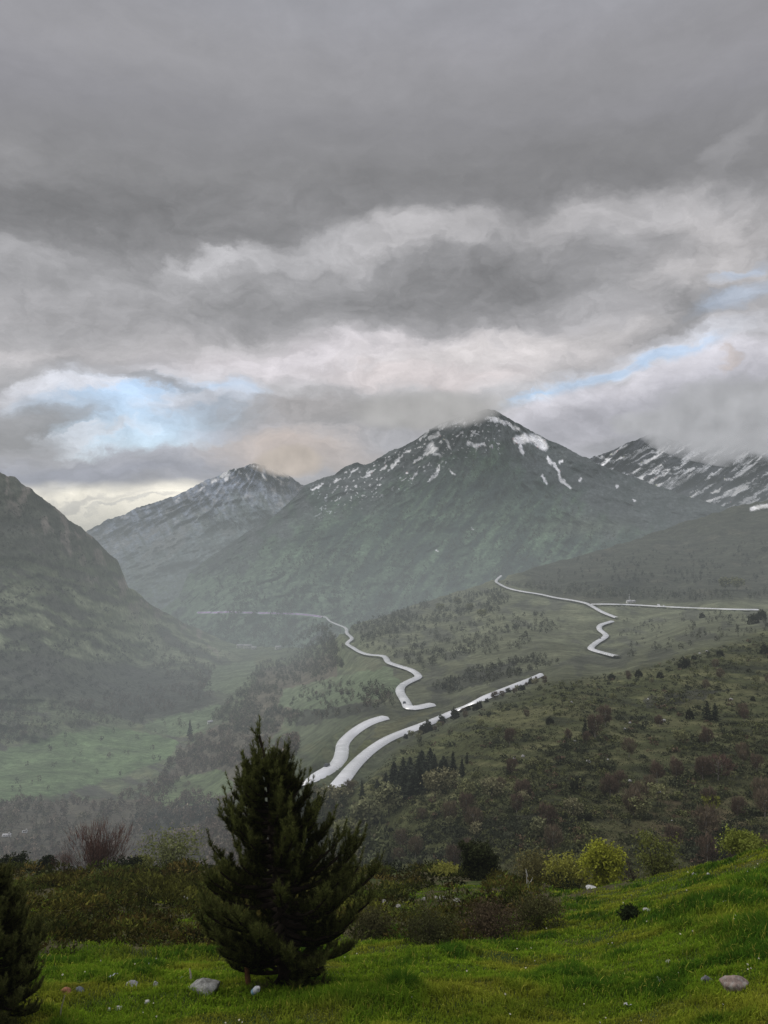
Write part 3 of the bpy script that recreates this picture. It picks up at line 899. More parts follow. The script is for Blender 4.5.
# ================================================================= haze filling the air of the valley
def haze_mat(ba, bb, z0, z1, colr):
    m, nt = new_mat('valley_haze'); L = nt.links
    out = N(nt, 'ShaderNodeOutputMaterial')
    ge = N(nt, 'ShaderNodeNewGeometry'); se = N(nt, 'ShaderNodeSeparateXYZ'); L.new(ge.outputs['Position'], se.inputs[0])
    r0 = N(nt, 'ShaderNodeMapRange', inp={'From Min': z0, 'From Max': z1}); L.new(se.outputs['Z'], r0.inputs['Value'])
    pw_ = N(nt, 'ShaderNodeMath', operation='POWER'); L.new(r0.outputs['Result'], pw_.inputs[0]); pw_.inputs[1].default_value = 1.8
    yr = N(nt, 'ShaderNodeMapRange', interpolation_type='SMOOTHSTEP', inp={'From Min': 1400.0, 'From Max': 3600.0, 'To Min': bb, 'To Max': bb * 0.20}); L.new(se.outputs['Y'], yr.inputs['Value'])
    r = N(nt, 'ShaderNodeMath', operation='MULTIPLY_ADD'); L.new(pw_.outputs[0], r.inputs[0]); L.new(yr.outputs['Result'], r.inputs[1]); r.inputs[2].default_value = ba
    # thicker where the shower hangs, over the left of the valley
    nz = N(nt, 'ShaderNodeTexNoise', inp={'Scale': 0.0011, 'Detail': 2.0}); L.new(ge.outputs['Position'], nz.inputs['Vector'])
    r2 = N(nt, 'ShaderNodeMapRange', inp={'From Min': 0.3, 'From Max': 0.7, 'To Min': 0.7, 'To Max': 1.3}); L.new(nz.outputs['Fac'], r2.inputs['Value'])
    # the shower curtain just beyond the near slope, on the valley side
    xr = N(nt, 'ShaderNodeMapRange', interpolation_type='SMOOTHSTEP', inp={'From Min': 90.0, 'From Max': -60.0, 'To Min': 0.0, 'To Max': 1.15}); L.new(se.outputs['X'], xr.inputs['Value'])
    y2 = N(nt, 'ShaderNodeMapRange', interpolation_type='SMOOTHSTEP', inp={'From Min': 700.0, 'From Max': 350.0, 'To Min': 0.0, 'To Max': 1.0}); L.new(se.outputs['Y'], y2.inputs['Value'])
    xm = N(nt, 'ShaderNodeMath', operation='MULTIPLY'); L.new(xr.outputs['Result'], xm.inputs[0]); L.new(y2.outputs['Result'], xm.inputs[1])
    xa = N(nt, 'ShaderNodeMath', operation='ADD'); L.new(xm.outputs[0], xa.inputs[0]); L.new(r2.outputs['Result'], xa.inputs[1])
    d = N(nt, 'ShaderNodeMath', operation='MULTIPLY'); L.new(r.outputs[0], d.inputs[0]); L.new(xa.outputs[0], d.inputs[1])
    ab = N(nt, 'ShaderNodeVolumeAbsorption'); ab.inputs['Color'].default_value = (0, 0, 0, 1); L.new(d.outputs[0], ab.inputs['Density'])
    em = N(nt, 'ShaderNodeEmission'); em.inputs['Color'].default_value = (*colr, 1); L.new(d.outputs[0], em.inputs['Strength'])  # the haze glows, standing in for daylight scattered in it
    ad = N(nt, 'ShaderNodeAddShader'); L.new(ab.outputs[0], ad.inputs[0]); L.new(em.outputs[0], ad.inputs[1])
    L.new(ad.outputs[0], out.inputs['Volume'])
    return m


hb = np.array([(x, y, z) for x in (-12000, 12000) for y in (-300, 11000) for z in (-2500, 1000)], float)
hm = arr_mesh('haze', hb, [np.array([(0, 1, 3, 2), (4, 6, 7, 5), (0, 4, 5, 1), (2, 3, 7, 6), (0, 2, 6, 4), (1, 5, 7, 3)])])
HZ = haze_mat(1 / 45000.0, 1 / 1300.0, 290.0, -420.0, (0.248, 0.270, 0.276))
ho = tag(link('haze', hm, HZ), kind='stuff', label='thin grey haze hanging in the valley air', cat='haze')

# ================================================================= render settings
sc.view_settings.view_transform = 'Standard'; sc.view_settings.look = 'None'; sc.view_settings.exposure = 0
sc.cycles.max_bounces = 4; sc.cycles.diffuse_bounces = 2; sc.cycles.glossy_bounces = 2; sc.cycles.transparent_max_bounces = 8
sc.cycles.volume_bounces = 0; sc.cycles.volume_max_steps = 32; sc.cycles.volume_step_rate = 1.5
wd.cycles.sampling_method = 'NONE'
sc.cycles.use_denoising = True
# ================================================================= the near slope
def fg_s(px):
    return np.interp(px, [-300, 300, 450, 520, 600, 650, 700, 768, 860, 1020], [.434, .434, .437, .439, .428, .412, .391, .364, .340, .310])


def fg_crest(px):
    return np.interp(px, [-300, 440, 520, 560, 620, 700, 768, 1020], [56, 55, 46, 36, 34, 32, 30, 28])


def fg_v(px, Y):
    yc = fg_crest(px)
    over = np.clip(Y - yc, 0, None)
    side = sstep(480, 580, px)
    return 2.55 / Y + fg_s(px) + over ** 1.25 * (0.0012 + 0.0030 * side) / (1 + over * 0.004)


def fg_z(x, Y):
    """height of the near slope with its bumps"""
    x = np.asarray(x, float); Y = np.asarray(Y, float)
    px = CX + F * x / Y
    z = -fg_v(px, Y) * Y
    q = np.stack([x, Y], -1)
    b = fbm(q / 4.5, 4, 401) * 0.30 + fbm(q / 1.3, 3, 409) * 0.09
    b = b * sstep(4, 9, Y)
    return z + b - 0.12


fx = np.arange(-300, 1021, 4.0)
fY = np.concatenate([np.geomspace(1.2, 8, 30, endpoint=False), np.geomspace(8, 62, 300, endpoint=False), np.geomspace(62, 260, 40)])
GX, GYY = np.meshgrid(fx, fY)
FX = (GX - CX) / F * GYY
FZ = fg_z(FX, GYY)
# behind the crest it drops to meet the lower land
FP = np.stack([FX, GYY, FZ], -1)
HEATH_EDGE = [(-300,972),(0,965),(40,958),(75,952),(120,946),(180,948),(215,944),(300,948),(350,942),(385,936),(410,940),(440,945),(475,936),(520,928),(545,914),(575,900),(610,889),(660,872),(768,835),(1020,780)]


def heath_mask(px, py, soft=5.0):
    """1 where heather and juniper grow, 0 on the grass"""
    q = np.stack([px / 26.0, py / 12.0], -1)
    e = interp(HEATH_EDGE, px) + 13 * fbm(q, 4, 421)
    open_ = sstep(0.06, 0.28, fbm(np.stack([px / 34.0, py / 7.0], -1), 3, 427)) * (0.7 + 0.3 * sstep(300, 400, px))
    return sstep(-soft, soft, e - py) * (1 - 0.9 * open_)


def seen(P):
    return CX + F * P[..., 0] / P[..., 1], HY - F * P[..., 2] / P[..., 1]


spx, spy = seen(FP)
hm_ = heath_mask(spx, spy) * sstep(11, 13, GYY)
qn = np.stack([FX, GYY], -1)
n1 = fbm(qn / 2.2, 5, 431); n2 = fbm(qn / 0.7, 4, 433)
Cf = np.zeros(FP.shape) + np.array([0.030, 0.044, 0.010])
Cf = blend(Cf, (0.020, 0.034, 0.007), sstep(0, 0.45, n1))
Cf = blend(Cf, (0.052, 0.055, 0.016), sstep(0.1, 0.5, -n1 + 0.3 * n2) * 0.8)
Cf = blend(Cf, (0.045, 0.038, 0.020), hm_ * 0.9)
Cf = blend(Cf, (0.095, 0.085, 0.045), hm_ * sstep(0.25, 0.5, n2 + 0.4 * n1) * 0.7)
pathm = np.exp(-((spx - 775) / 26) ** 2 - ((spy - 898) / 5) ** 2)
Cf = np.clip(Cf * 1.5, 0, 1)
Cf = blend(Cf, (0.15, 0.14, 0.125), pathm)
gf = grid_faces(len(fY), len(fx))[:, ::-1]
me = arr_mesh('ground', FP.reshape(-1, 3), [gf], Cf.reshape(-1, 3), True)
nz_ = np.zeros(len(me.vertices) * 3, np.float32); me.vertices.foreach_get('normal', nz_)
if nz_.reshape(-1, 3)[:, 2].mean() < 0: me.flip_normals()
M_GROUND = attr_mat('turf_soil', ((0.9, 0.25), (6.0, 0.4), (30.0, 0.4)), bump=0.05, bump_scale=9.0)
tag(link('ground', me, M_GROUND), kind='structure')


def on_fg(px, py):
    """the point of the near slope seen at a pixel"""
    Ys = np.geomspace(8.5, 62, 900)
    xs = (px - CX) / F * Ys
    zs = fg_z(xs, Ys)
    yy = HY - F * zs / Ys
    k = np.argmax(yy <= py) if (yy <= py).any() else int(np.argmin(yy))
    return np.array([xs[k], Ys[k], zs[k]])


def fg_sample(n, y0=9.0, y1=58.0, x0=-30, x1=800, power=1.7):
    """points spread so that they are even in the picture, not on the ground"""
    u = rng.random(n)
    Y = (y0 ** (1 - power) + u * (y1 ** (1 - power) - y0 ** (1 - power))) ** (1 / (1 - power))
    px = rng.uniform(x0, x1, n)
    x = (px - CX) / F * Y
    return np.stack([x, Y, fg_z(x, Y)], -1)


M_LEAF = attr_mat('leaves', ((3.0, 0.25),), rough=0.85, spec=0.06, translucent=0.2)
M_GRASS = attr_mat('grass_blades', ((1.2, 0.25),), rough=0.85, spec=0.04, translucent=0.25)
M_BARK = attr_mat('bark', ((14.0, 0.4),), rough=0.95, coord='obj', bump=0.01, bump_scale=25.0)
M_STONE = attr_mat('weathered_stone', ((3.0, 0.25), (14.0, 0.35), (60.0, 0.25)), rough=0.95, coord='obj', bump=0.02, bump_scale=9.0)
M_PLASTIC = attr_mat('plastic', ((8.0, 0.08),), rough=0.4, spec=0.4, coord='obj')

# ---- grass: blades bending over, denser and longer in dark tufts
NB = 640000
B0 = fg_sample(NB, 6.0, 40.0, -130, 880, 1.35)
bx_, by_ = seen(B0)
keep = rng.random(NB) > heath_mask(bx_, by_) * 0.90
keep &= rng.random(NB) > 0.9 * np.exp(-((bx_ - 775) / 24) ** 2 - ((by_ - 898) / 4) ** 2)
B0 = B0[keep]; bx_ = bx_[keep]; by_ = by_[keep]
q = B0[:, :2]
tuft = fbm(q / 1.6, 4, 441); tuft2 = fbm(q / 0.45, 3, 443)
hgt = 0.055 + 0.085 * sstep(-0.1, 0.5, tuft) + 0.05 * sstep(0.0, 0.5, tuft2)
dark = sstep(0.05, 0.45, tuft)
for (cx, cy, rx, ry, add) in [(402,990,22,9,0.24),(745,903,34,9,0.22),(752,884,24,5,0.18),(700,905,30,10,0.08),(560,905,40,10,0.03),(360,1003,60,12,0.06),(120,955,70,7,0.06),(300,1000,60,10,0.05),(520,1010,60,10,0.04),(40,985,30,10,0.05),(745,935,50,14,0.10),(680,920,60,14,0.05)]:
    w = np.exp(-((bx_ - cx) / rx) ** 2 - ((by_ - cy) / ry) ** 2)
    hgt = hgt + add * w; dark = np.maximum(dark, np.clip(w * (0.4 + add * 4), 0, 1))
worn = sstep(0.15, 0.45, fbm(q / 2.1 + 7, 4, 449)) * (1 - dark)
hgt *= rng.uniform(0.55, 1.25, len(B0)) * (1 - 0.5 * worn)
width = np.clip(0.0011 * B0[:, 1], 0.008, 0.05) * rng.uniform(0.6, 1.3, len(B0))
th = rng.uniform(0, 2 * math.pi, len(B0))
lean = rng.uniform(0.15, 0.9, len(B0))
ld = np.stack([np.cos(th), np.sin(th), np.zeros(len(B0))], -1)
wd_ = np.stack([-np.sin(th), np.cos(th), np.zeros(len(B0))], -1) * width[:, None] * 0.5
mid_ = B0 + ld * (hgt * lean * 0.28)[:, None]; mid_[:, 2] += hgt * 0.62
tip = B0 + ld * (hgt * lean * 0.95)[:, None]; tip[:, 2] += hgt * (1.0 - 0.25 * lean)
GVb = np.stack([B0 - wd_, B0 + wd_, mid_ + wd_ * 0.75, mid_ - wd_ * 0.75, tip], 1).reshape(-1, 3)
base = np.arange(len(B0)) * 5
gq = np.stack([base, base + 1, base + 2, base + 3], -1); gt = np.stack([base + 3, base + 2, base + 4], -1)
cl = np.zeros((len(B0), 3)) + np.array([0.060, 0.090, 0.016])
cl = blend(cl, (0.015, 0.036, 0.008), dark * 0.9)
yel = fbm(q / 3.0, 4, 447)
cl = blend(cl, (0.088, 0.090, 0.026), sstep(0.0, 0.40, yel) * (1 - dark) * 0.9)
cl = blend(cl, (0.105, 0.085, 0.040), worn * 0.55)
cl = blend(cl, (0.16, 0.14, 0.07), (rng.random(len(B0)) < 0.05) * 0.8)
cl *= rng.uniform(0.7, 1.3, (len(B0), 1)) * np.array([2.85, 3.05, 0.95])
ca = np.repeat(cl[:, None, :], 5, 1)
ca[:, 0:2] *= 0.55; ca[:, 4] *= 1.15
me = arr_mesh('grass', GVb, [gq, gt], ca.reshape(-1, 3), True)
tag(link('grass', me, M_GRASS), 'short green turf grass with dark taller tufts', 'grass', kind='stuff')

# ---- tiny white daisies in the turf
D0 = fg_sample(110, 8.8, 34.0, 0, 768, 1.3)
dx, dy = seen(D0)
D0 = D0[heath_mask(dx, dy) < 0.2]
bag = Bag()
for p in D0:
    r = rng.uniform(0.006, 0.013) * (0.7 + p[1] / 22); h = 0.11 + rng.uniform(0, 0.05)
    k = 7; a = np.arange(k) / k * 2 * math.pi
    nrm_ = unit(np.array([rng.normal() * 0.3, -0.5 + rng.normal() * 0.3, 1.0])); u_ = unit(np.cross(nrm_, [1, 0.2, 0])); v_ = np.cross(nrm_, u_)
    c0 = p + np.array([0, 0, h])
    ring = c0 + r * (np.cos(a)[:, None] * u_ + np.sin(a)[:, None] * v_)
    V = np.concatenate([[c0 + nrm_ * 0.004], ring]); T = [(0, i + 1, (i + 1) % k + 1) for i in range(k)]
    cc = np.full((k + 1, 3), 0.62); cc[0] = (0.6, 0.5, 0.1)
    bag.add(V, T, None, cc)
    tv, tq = tube([p, c0], [0.003, 0.003], 3); bag.add(tv, None, tq, (0.05, 0.09, 0.02))
tag(link('wildflowers', bag.mesh('wildflowers'), M_LEAF), 'tiny white daisies scattered over the turf', 'flowers', kind='stuff')


# ---- heath: low juniper, heather and broom covering the back of the slope
def clump_sprays(c, rx, ry, rz, n, leaf, col, upright=0.6, jitter=0.35):
    """small leafy twig tips over a cushion"""
    d = unit(rng.normal(size=(n, 3))); d[:, 2] = np.abs(d[:, 2])
    rr = rng.uniform(0.55, 1.0, n) ** 0.6
    lump = 1 + jitter * fbm(d * 1.7 + c * 3.1, 3, 5)
    P = c + d * np.stack([rx * rr * lump, ry * rr * lump, rz * rr * lump], -1)
    dirs = d * 0.7 + np.array([0, 0, upright])
    V, T = leaf_tris(P, leaf * rng.uniform(0.6, 1.4, n), dirs, 0.7, 0.42)
    sh = (0.20 + 1.05 * rr * (0.35 + 0.65 * d[:, 2])) * rng.uniform(0.65, 1.35, n)  # shade put into the colour: dark inside and low, bright on top
    cc = np.asarray(col)[None, :] * sh[:, None]
    return V, T, np.repeat(cc, 3, 0)


HS = fg_sample(3600, 15.0, 60.0, -40, 700, 1.25)
hx, hy_ = seen(HS)
pm = fbm(HS[:, :2] / 5.0, 4, 461)
ok = (heath_mask(hx, hy_) > 0.55) & (rng.random(len(HS)) < 0.15 + 0.85 * sstep(-0.25, 0.15, pm)) & (rng.random(len(HS)) > sstep(490, 540, hx) * 0.6) & (hx < 590 + 0 * hx)
# pale grassy gaps
gap = np.exp(-((hx - 395) / 55) ** 2 - ((hy_ - 912) / 9) ** 2) + np.exp(-((hx - 440) / 40) ** 2 - ((hy_ - 896) / 5) ** 2) + np.exp(-((hx - 185) / 16) ** 2 - ((hy_ - 902) / 6) ** 2)
ok &= rng.random(len(HS)) > gap * 0.85
HS = HS[ok]; hx = hx[ok]; hy_ = hy_[ok]
bag = Bag()
PAL = np.array([(0.034, 0.034, 0.012), (0.030, 0.036, 0.012), (0.042, 0.038, 0.014), (0.022, 0.026, 0.010), (0.048, 0.036, 0.018), (0.052, 0.054, 0.018)])
cidx = np.clip(((fbm(HS[:, :2] / 4.0, 3, 463) + 0.55) * 4.5 + rng.normal(size=len(HS)) * 0.7).astype(int), 0, 5)
pm2 = fbm(HS[:, :2] / 2.6, 3, 465)
for p, k, w_ in zip(HS, cidx, pm2):
    s = rng.uniform(0.30, 0.95) ** 1.0 * (0.7 + p[1] / 100)
    n = int(190 * s * (1 - 0.4 * min(1, (p[1] - 15) / 45)))
    V, T, cc = clump_sprays(p, s * rng.uniform(0.9, 1.5), s, s * rng.uniform(0.40, 0.78) * (0.45 + 0.55 * min(1.0, max(0.0, (p[1] - 16) / 12))), n, 0.0040 * p[1] + 0.045, PAL[k], 0.15)
    bag.add(V, T, None, cc * np.array([2.25, 2.3, 1.1]) * (0.35 + 0.7 * rng.random() + 0.7 * float(sstep(-0.1, 0.4, w_))))
tag(link('heath_undergrowth', bag.mesh('heath_undergrowth'), M_LEAF), 'low brownish green heather and juniper covering the back of the slope', 'undergrowth', kind='stuff')
# straw-coloured grass between the heath
SG = fg_sample(42000, 15.0, 56.0, -40, 600, 1.25)
sx_, sy_ = seen(SG); e_ = interp(HEATH_EDGE, sx_)
gap = np.exp(-((sx_ - 395) / 60) ** 2 - ((sy_ - 912) / 10) ** 2) + np.exp(-((sx_ - 440) / 45) ** 2 - ((sy_ - 896) / 6) ** 2) + np.exp(-((sx_ - 185) / 18) ** 2 - ((sy_ - 902) / 7) ** 2) + 0.045
SG = SG[(heath_mask(sx_, sy_) > 0.4) & (rng.random(len(SG)) < gap)]
V, T = leaf_tris(SG + np.array([0, 0, 0.08]), rng.uniform(0.15, 0.34, len(SG)), np.tile((0, 0, 1.4), (len(SG), 1)), 0.8, 0.14 )
cc = np.array([0.115, 0.115, 0.045]) * rng.uniform(0.5, 1.3, (len(SG), 1))
tag(link('dry_grass', arr_mesh('dry_grass', V, [T], np.repeat(cc, 3, 0)), M_GRASS), 'pale straw coloured grass between the heather', 'grass', kind='stuff')


# ================================================================= stones and rubbish on the turf
def rock_mesh(name, sx, sy, sz, col, seed, spots=None, facets=0.35, sub=4):
    import bmesh
    bm = bmesh.new(); bmesh.ops.create_icosphere(bm, subdivisions=sub, radius=1.0)
    V = np.array([v.co[:] for v in bm.verts]); T = np.array([[v.index for v in f.verts] for f in bm.faces]); bm.free()
    r = np.random.default_rng(seed)
    for _ in range(14):                               # planes knock off flat faces
        d = unit(r.normal(size=3)); h = r.uniform(0.55, 0.9)
        s = V @ d
        V = V - d * np.clip(s - h, 0, None)[:, None] * 0.9
    V = V * (1 + facets * 0.35 * fbm(V * 1.6 + seed, 4, seed))[:, None]
    lich = fbm(V * 3.3 + seed, 4, seed + 3)
    cc = np.array(col) * (1 + 0.35 * fbm(V * 2.2, 4, seed + 9))[:, None]
    if spots is not None: cc = blend(cc, spots, sstep(0.1, 0.35, lich))
    cc *= (0.72 + 0.28 * sstep(-0.7, 0.4, V[:, 2]))[:, None]
    return arr_mesh(name, V * np.array([sx, sy, sz]), [T], cc, True)


def put_rock(px, py, wpx, hpx, col, seed, label, name='rock', spots=None, cat='rock', group=None, sink=0.62):
    p = on_fg(px, py + hpx * 0.35)
    m = p[1] / F
    sx_ = wpx * 0.5 * m; sz_ = hpx * 0.55 * m
    o = link(name, rock_mesh(name, sx_, sx_ * 0.8, sz_, col, seed, spots), M_STONE, loc=(p[0], p[1], p[2] + sz_ * (1 - sink)))
    return tag(o, label, cat, group)


put_rock(204, 984, 35, 17, (0.30, 0.30, 0.28), 11, 'large pale grey lichen-spotted boulder in the grass left of the tall pine', 'boulder', (0.19, 0.19, 0.17), 'boulder')
put_rock(735, 983, 31, 19, (0.27, 0.21, 0.18), 12, 'brownish pink boulder lying on the turf at the lower right', 'boulder', (0.36, 0.33, 0.30), 'boulder')
put_rock(707, 979, 12, 11, (0.17, 0.17, 0.18), 13, 'small dark grey rock just beside the brownish pink boulder')
put_rock(132, 985, 14, 10, (0.30, 0.30, 0.30), 14, 'pale grey rock midway between the left edge pine and the large boulder')
put_rock(156, 984, 8, 7, (0.40, 0.40, 0.39), 15, 'small whitish rock between the pale grey rock and the large boulder')
put_rock(80, 989, 10, 8, (0.17, 0.19, 0.20), 16, 'bluish grey rock beside the reddish stone by the left edge pine')
put_rock(66, 992, 12, 10, (0.36, 0.17, 0.10), 17, 'reddish orange stone at the foot of the left edge pine')
put_rock(119, 1008, 8, 5, (0.55, 0.55, 0.54), 18, 'flat white stone near the bottom left of the turf')
put_rock(109, 1010, 4, 5, (0.52, 0.52, 0.51), 19, 'tiny white stone left of the flat white stone')
put_rock(147, 1002, 7, 5, (0.50, 0.50, 0.47), 20, 'small white stone below the pale grey rock')
put_rock(149, 965, 5, 5, (0.46, 0.46, 0.44), 22, 'tiny white stone near the heather edge on the left turf')
put_rock(182, 978, 4, 4, (0.48, 0.48, 0.46), 23, 'tiny pale stone just behind the large boulder')
put_rock(215, 984, 8, 4, (0.55, 0.54, 0.50), 25, 'flat whitish stone leaning against the right end of the large boulder')
put_rock(659, 980, 7, 7, (0.58, 0.58, 0.54), 26, 'round white stone left of the small dark grey rock')
put_rock(669, 962, 7, 5, (0.42, 0.42, 0.40), 27, 'pale grey stone above the round white stone on the right turf')
put_rock(590, 886, 12, 4, (0.46, 0.46, 0.43), 28, 'flat whitish stone slab near the crest beside the yellow green tree')
put_rock(647, 910, 10, 4, (0.44, 0.44, 0.40), 29, 'flat pale stone beside the small dark juniper bush')
put_rock(694, 874, 5, 3, (0.48, 0.48, 0.46), 30, 'small white stone high on the right turf near the crest')
put_rock(708, 874, 4, 3, (0.48, 0.48, 0.46), 31, 'small white stone right of another on the upper right turf')
put_rock(749, 873, 6, 3, (0.55, 0.55, 0.53), 32, 'white stone on the upper right turf near the picture edge')


for k, (x, y, w, h) in enumerate([(383, 903, 12, 5), (398, 907, 8, 4), (440, 898, 12, 5), (456, 901, 8, 4), (424, 899, 7, 3), (181, 899, 14, 5), (350, 905, 9, 4)]):
    put_rock(x, y, w, h, (0.26, 0.25, 0.22), 40 + k, 'pale grey stone half buried among the heather', 'rock', (0.17, 0.17, 0.14), 'rock', 'pale stones among the heather', 0.4)


def rag_mesh(name, s, seed, cols):
    """a crumpled scrap: a small sheet folded on itself"""
    n = 9
    u, v = np.meshgrid(np.linspace(-1, 1, n), np.linspace(-1, 1, n))
    P = np.stack([u, v * 0.7, 0 * u], -1)
    P[..., 2] = 0.5 * fbm(P[..., :2] * 1.4 + seed, 3, seed) + 0.35 * np.abs(np.sin(u * 2.4 + seed))
    P[..., 0] += 0.25 * fbm(P * 2 + 5, 2, seed + 2)
    c = blend(np.zeros(P.shape) + np.array(cols[0]), cols[1], sstep(0, 0.3, fbm(P * 2.0, 3, seed + 4)))
    return arr_mesh(name, P.reshape(-1, 3) * s, [grid_faces(n, n)], c.reshape(-1, 3), True)


def put_rag(px, py, wpx, seed, cols, label):
    p = on_fg(px, py + 1); s = wpx * 0.5 * p[1] / F
    o = link('paper_scrap', rag_mesh('paper_scrap', s, seed, cols), M_PLASTIC, loc=(p[0], p[1], p[2] + 0.06 + s * 0.2)); o.rotation_euler = (0.5, 0.1, seed * 1.3)
    return tag(o, label, 'litter')


put_rag(113, 980, 8, 3, ((0.62, 0.64, 0.68), (0.40, 0.48, 0.58)), 'crumpled white and pale blue scrap on the left turf above the pale rock')
put_rag(727, 906, 8, 5, ((0.5, 0.5, 0.48), (0.4, 0.4, 0.4)), 'white paper scrap caught in the tall dark grass on the right')
put_rag(628, 1010, 8, 7, ((0.5, 0.5, 0.48), (0.4, 0.42, 0.4)), 'white paper scrap on the turf at the bottom right of centre')

# plastic bottle lying by the pine
p = on_fg(256, 997)
bt = thing('plastic_bottle', 'white plastic bottle with blue cap end tipped over below the tall pine', 'bottle', (p[0], p[1], p[2] + 0.10))
bt.rotation_euler = (math.radians(35), math.radians(28), 0.2)


def lathe(name, prof, col, seg=18):
    a = np.arange(seg) / seg * 2 * math.pi
    V = np.concatenate([np.stack([r * np.cos(a), r * np.sin(a), np.full(seg, z)], -1) for r, z in prof])
    Q = [(k * seg + i, k * seg + (i + 1) % seg, (k + 1) * seg + (i + 1) % seg, (k + 1) * seg + i) for k in range(len(prof) - 1) for i in range(seg)]
    return arr_mesh(name, V, [np.array(Q)], np.tile(col, (len(V), 1)), True)


link('body', lathe('body', [(0.001, -0.09), (0.045, -0.09), (0.052, -0.075), (0.052, 0.03), (0.046, 0.05), (0.022, 0.075), (0.02, 0.09)], (0.66, 0.68, 0.72)), M_PLASTIC, bt)
link('label_band', lathe('label_band', [(0.0535, -0.06), (0.0535, -0.01)], (0.20, 0.42, 0.58)), M_PLASTIC, bt)
link('cap', lathe('cap', [(0.024, 0.085), (0.024, 0.105), (0.001, 0.107)], (0.75, 0.75, 0.75)), M_PLASTIC, bt)


def stick(name, pts_px, radii, col, label, cat='stick'):
    b = on_fg(*pts_px[0]); m = b[1] / F
    path = [np.array([(x - pts_px[0][0]) * m, dy_, -(y - pts_px[0][1]) * m]) for (x, y), dy_ in zip(pts_px, np.linspace(0, 0.1, len(pts_px)))]
    path[0] = path[0] - np.array([0, 0, 0.12])
    V, Q = tube(path, radii, 6)
    return tag(link(name, arr_mesh(name, V, [Q], np.tile(col, (len(V), 1)), True), M_BARK, loc=tuple(b)), label, cat)


stick('dead_stick', [(191, 981), (190, 976), (188, 972)], [0.022, 0.018, 0.008], (0.42, 0.38, 0.30), 'short bleached stick standing up behind the large boulder')
stick('dead_stick', [(250, 986), (247, 977), (246, 968), (248, 960)], [0.045, 0.05, 0.04, 0.03], (0.20, 0.10, 0.05), 'curved reddish brown dead branch standing under the left side of the tall pine', 'dead branch')
stick('dead_stick', [(58, 1020), (60, 1010), (62, 1000)], [0.012, 0.010, 0.006], (0.30, 0.28, 0.20), 'thin dry twig sticking up beside the left edge pine')
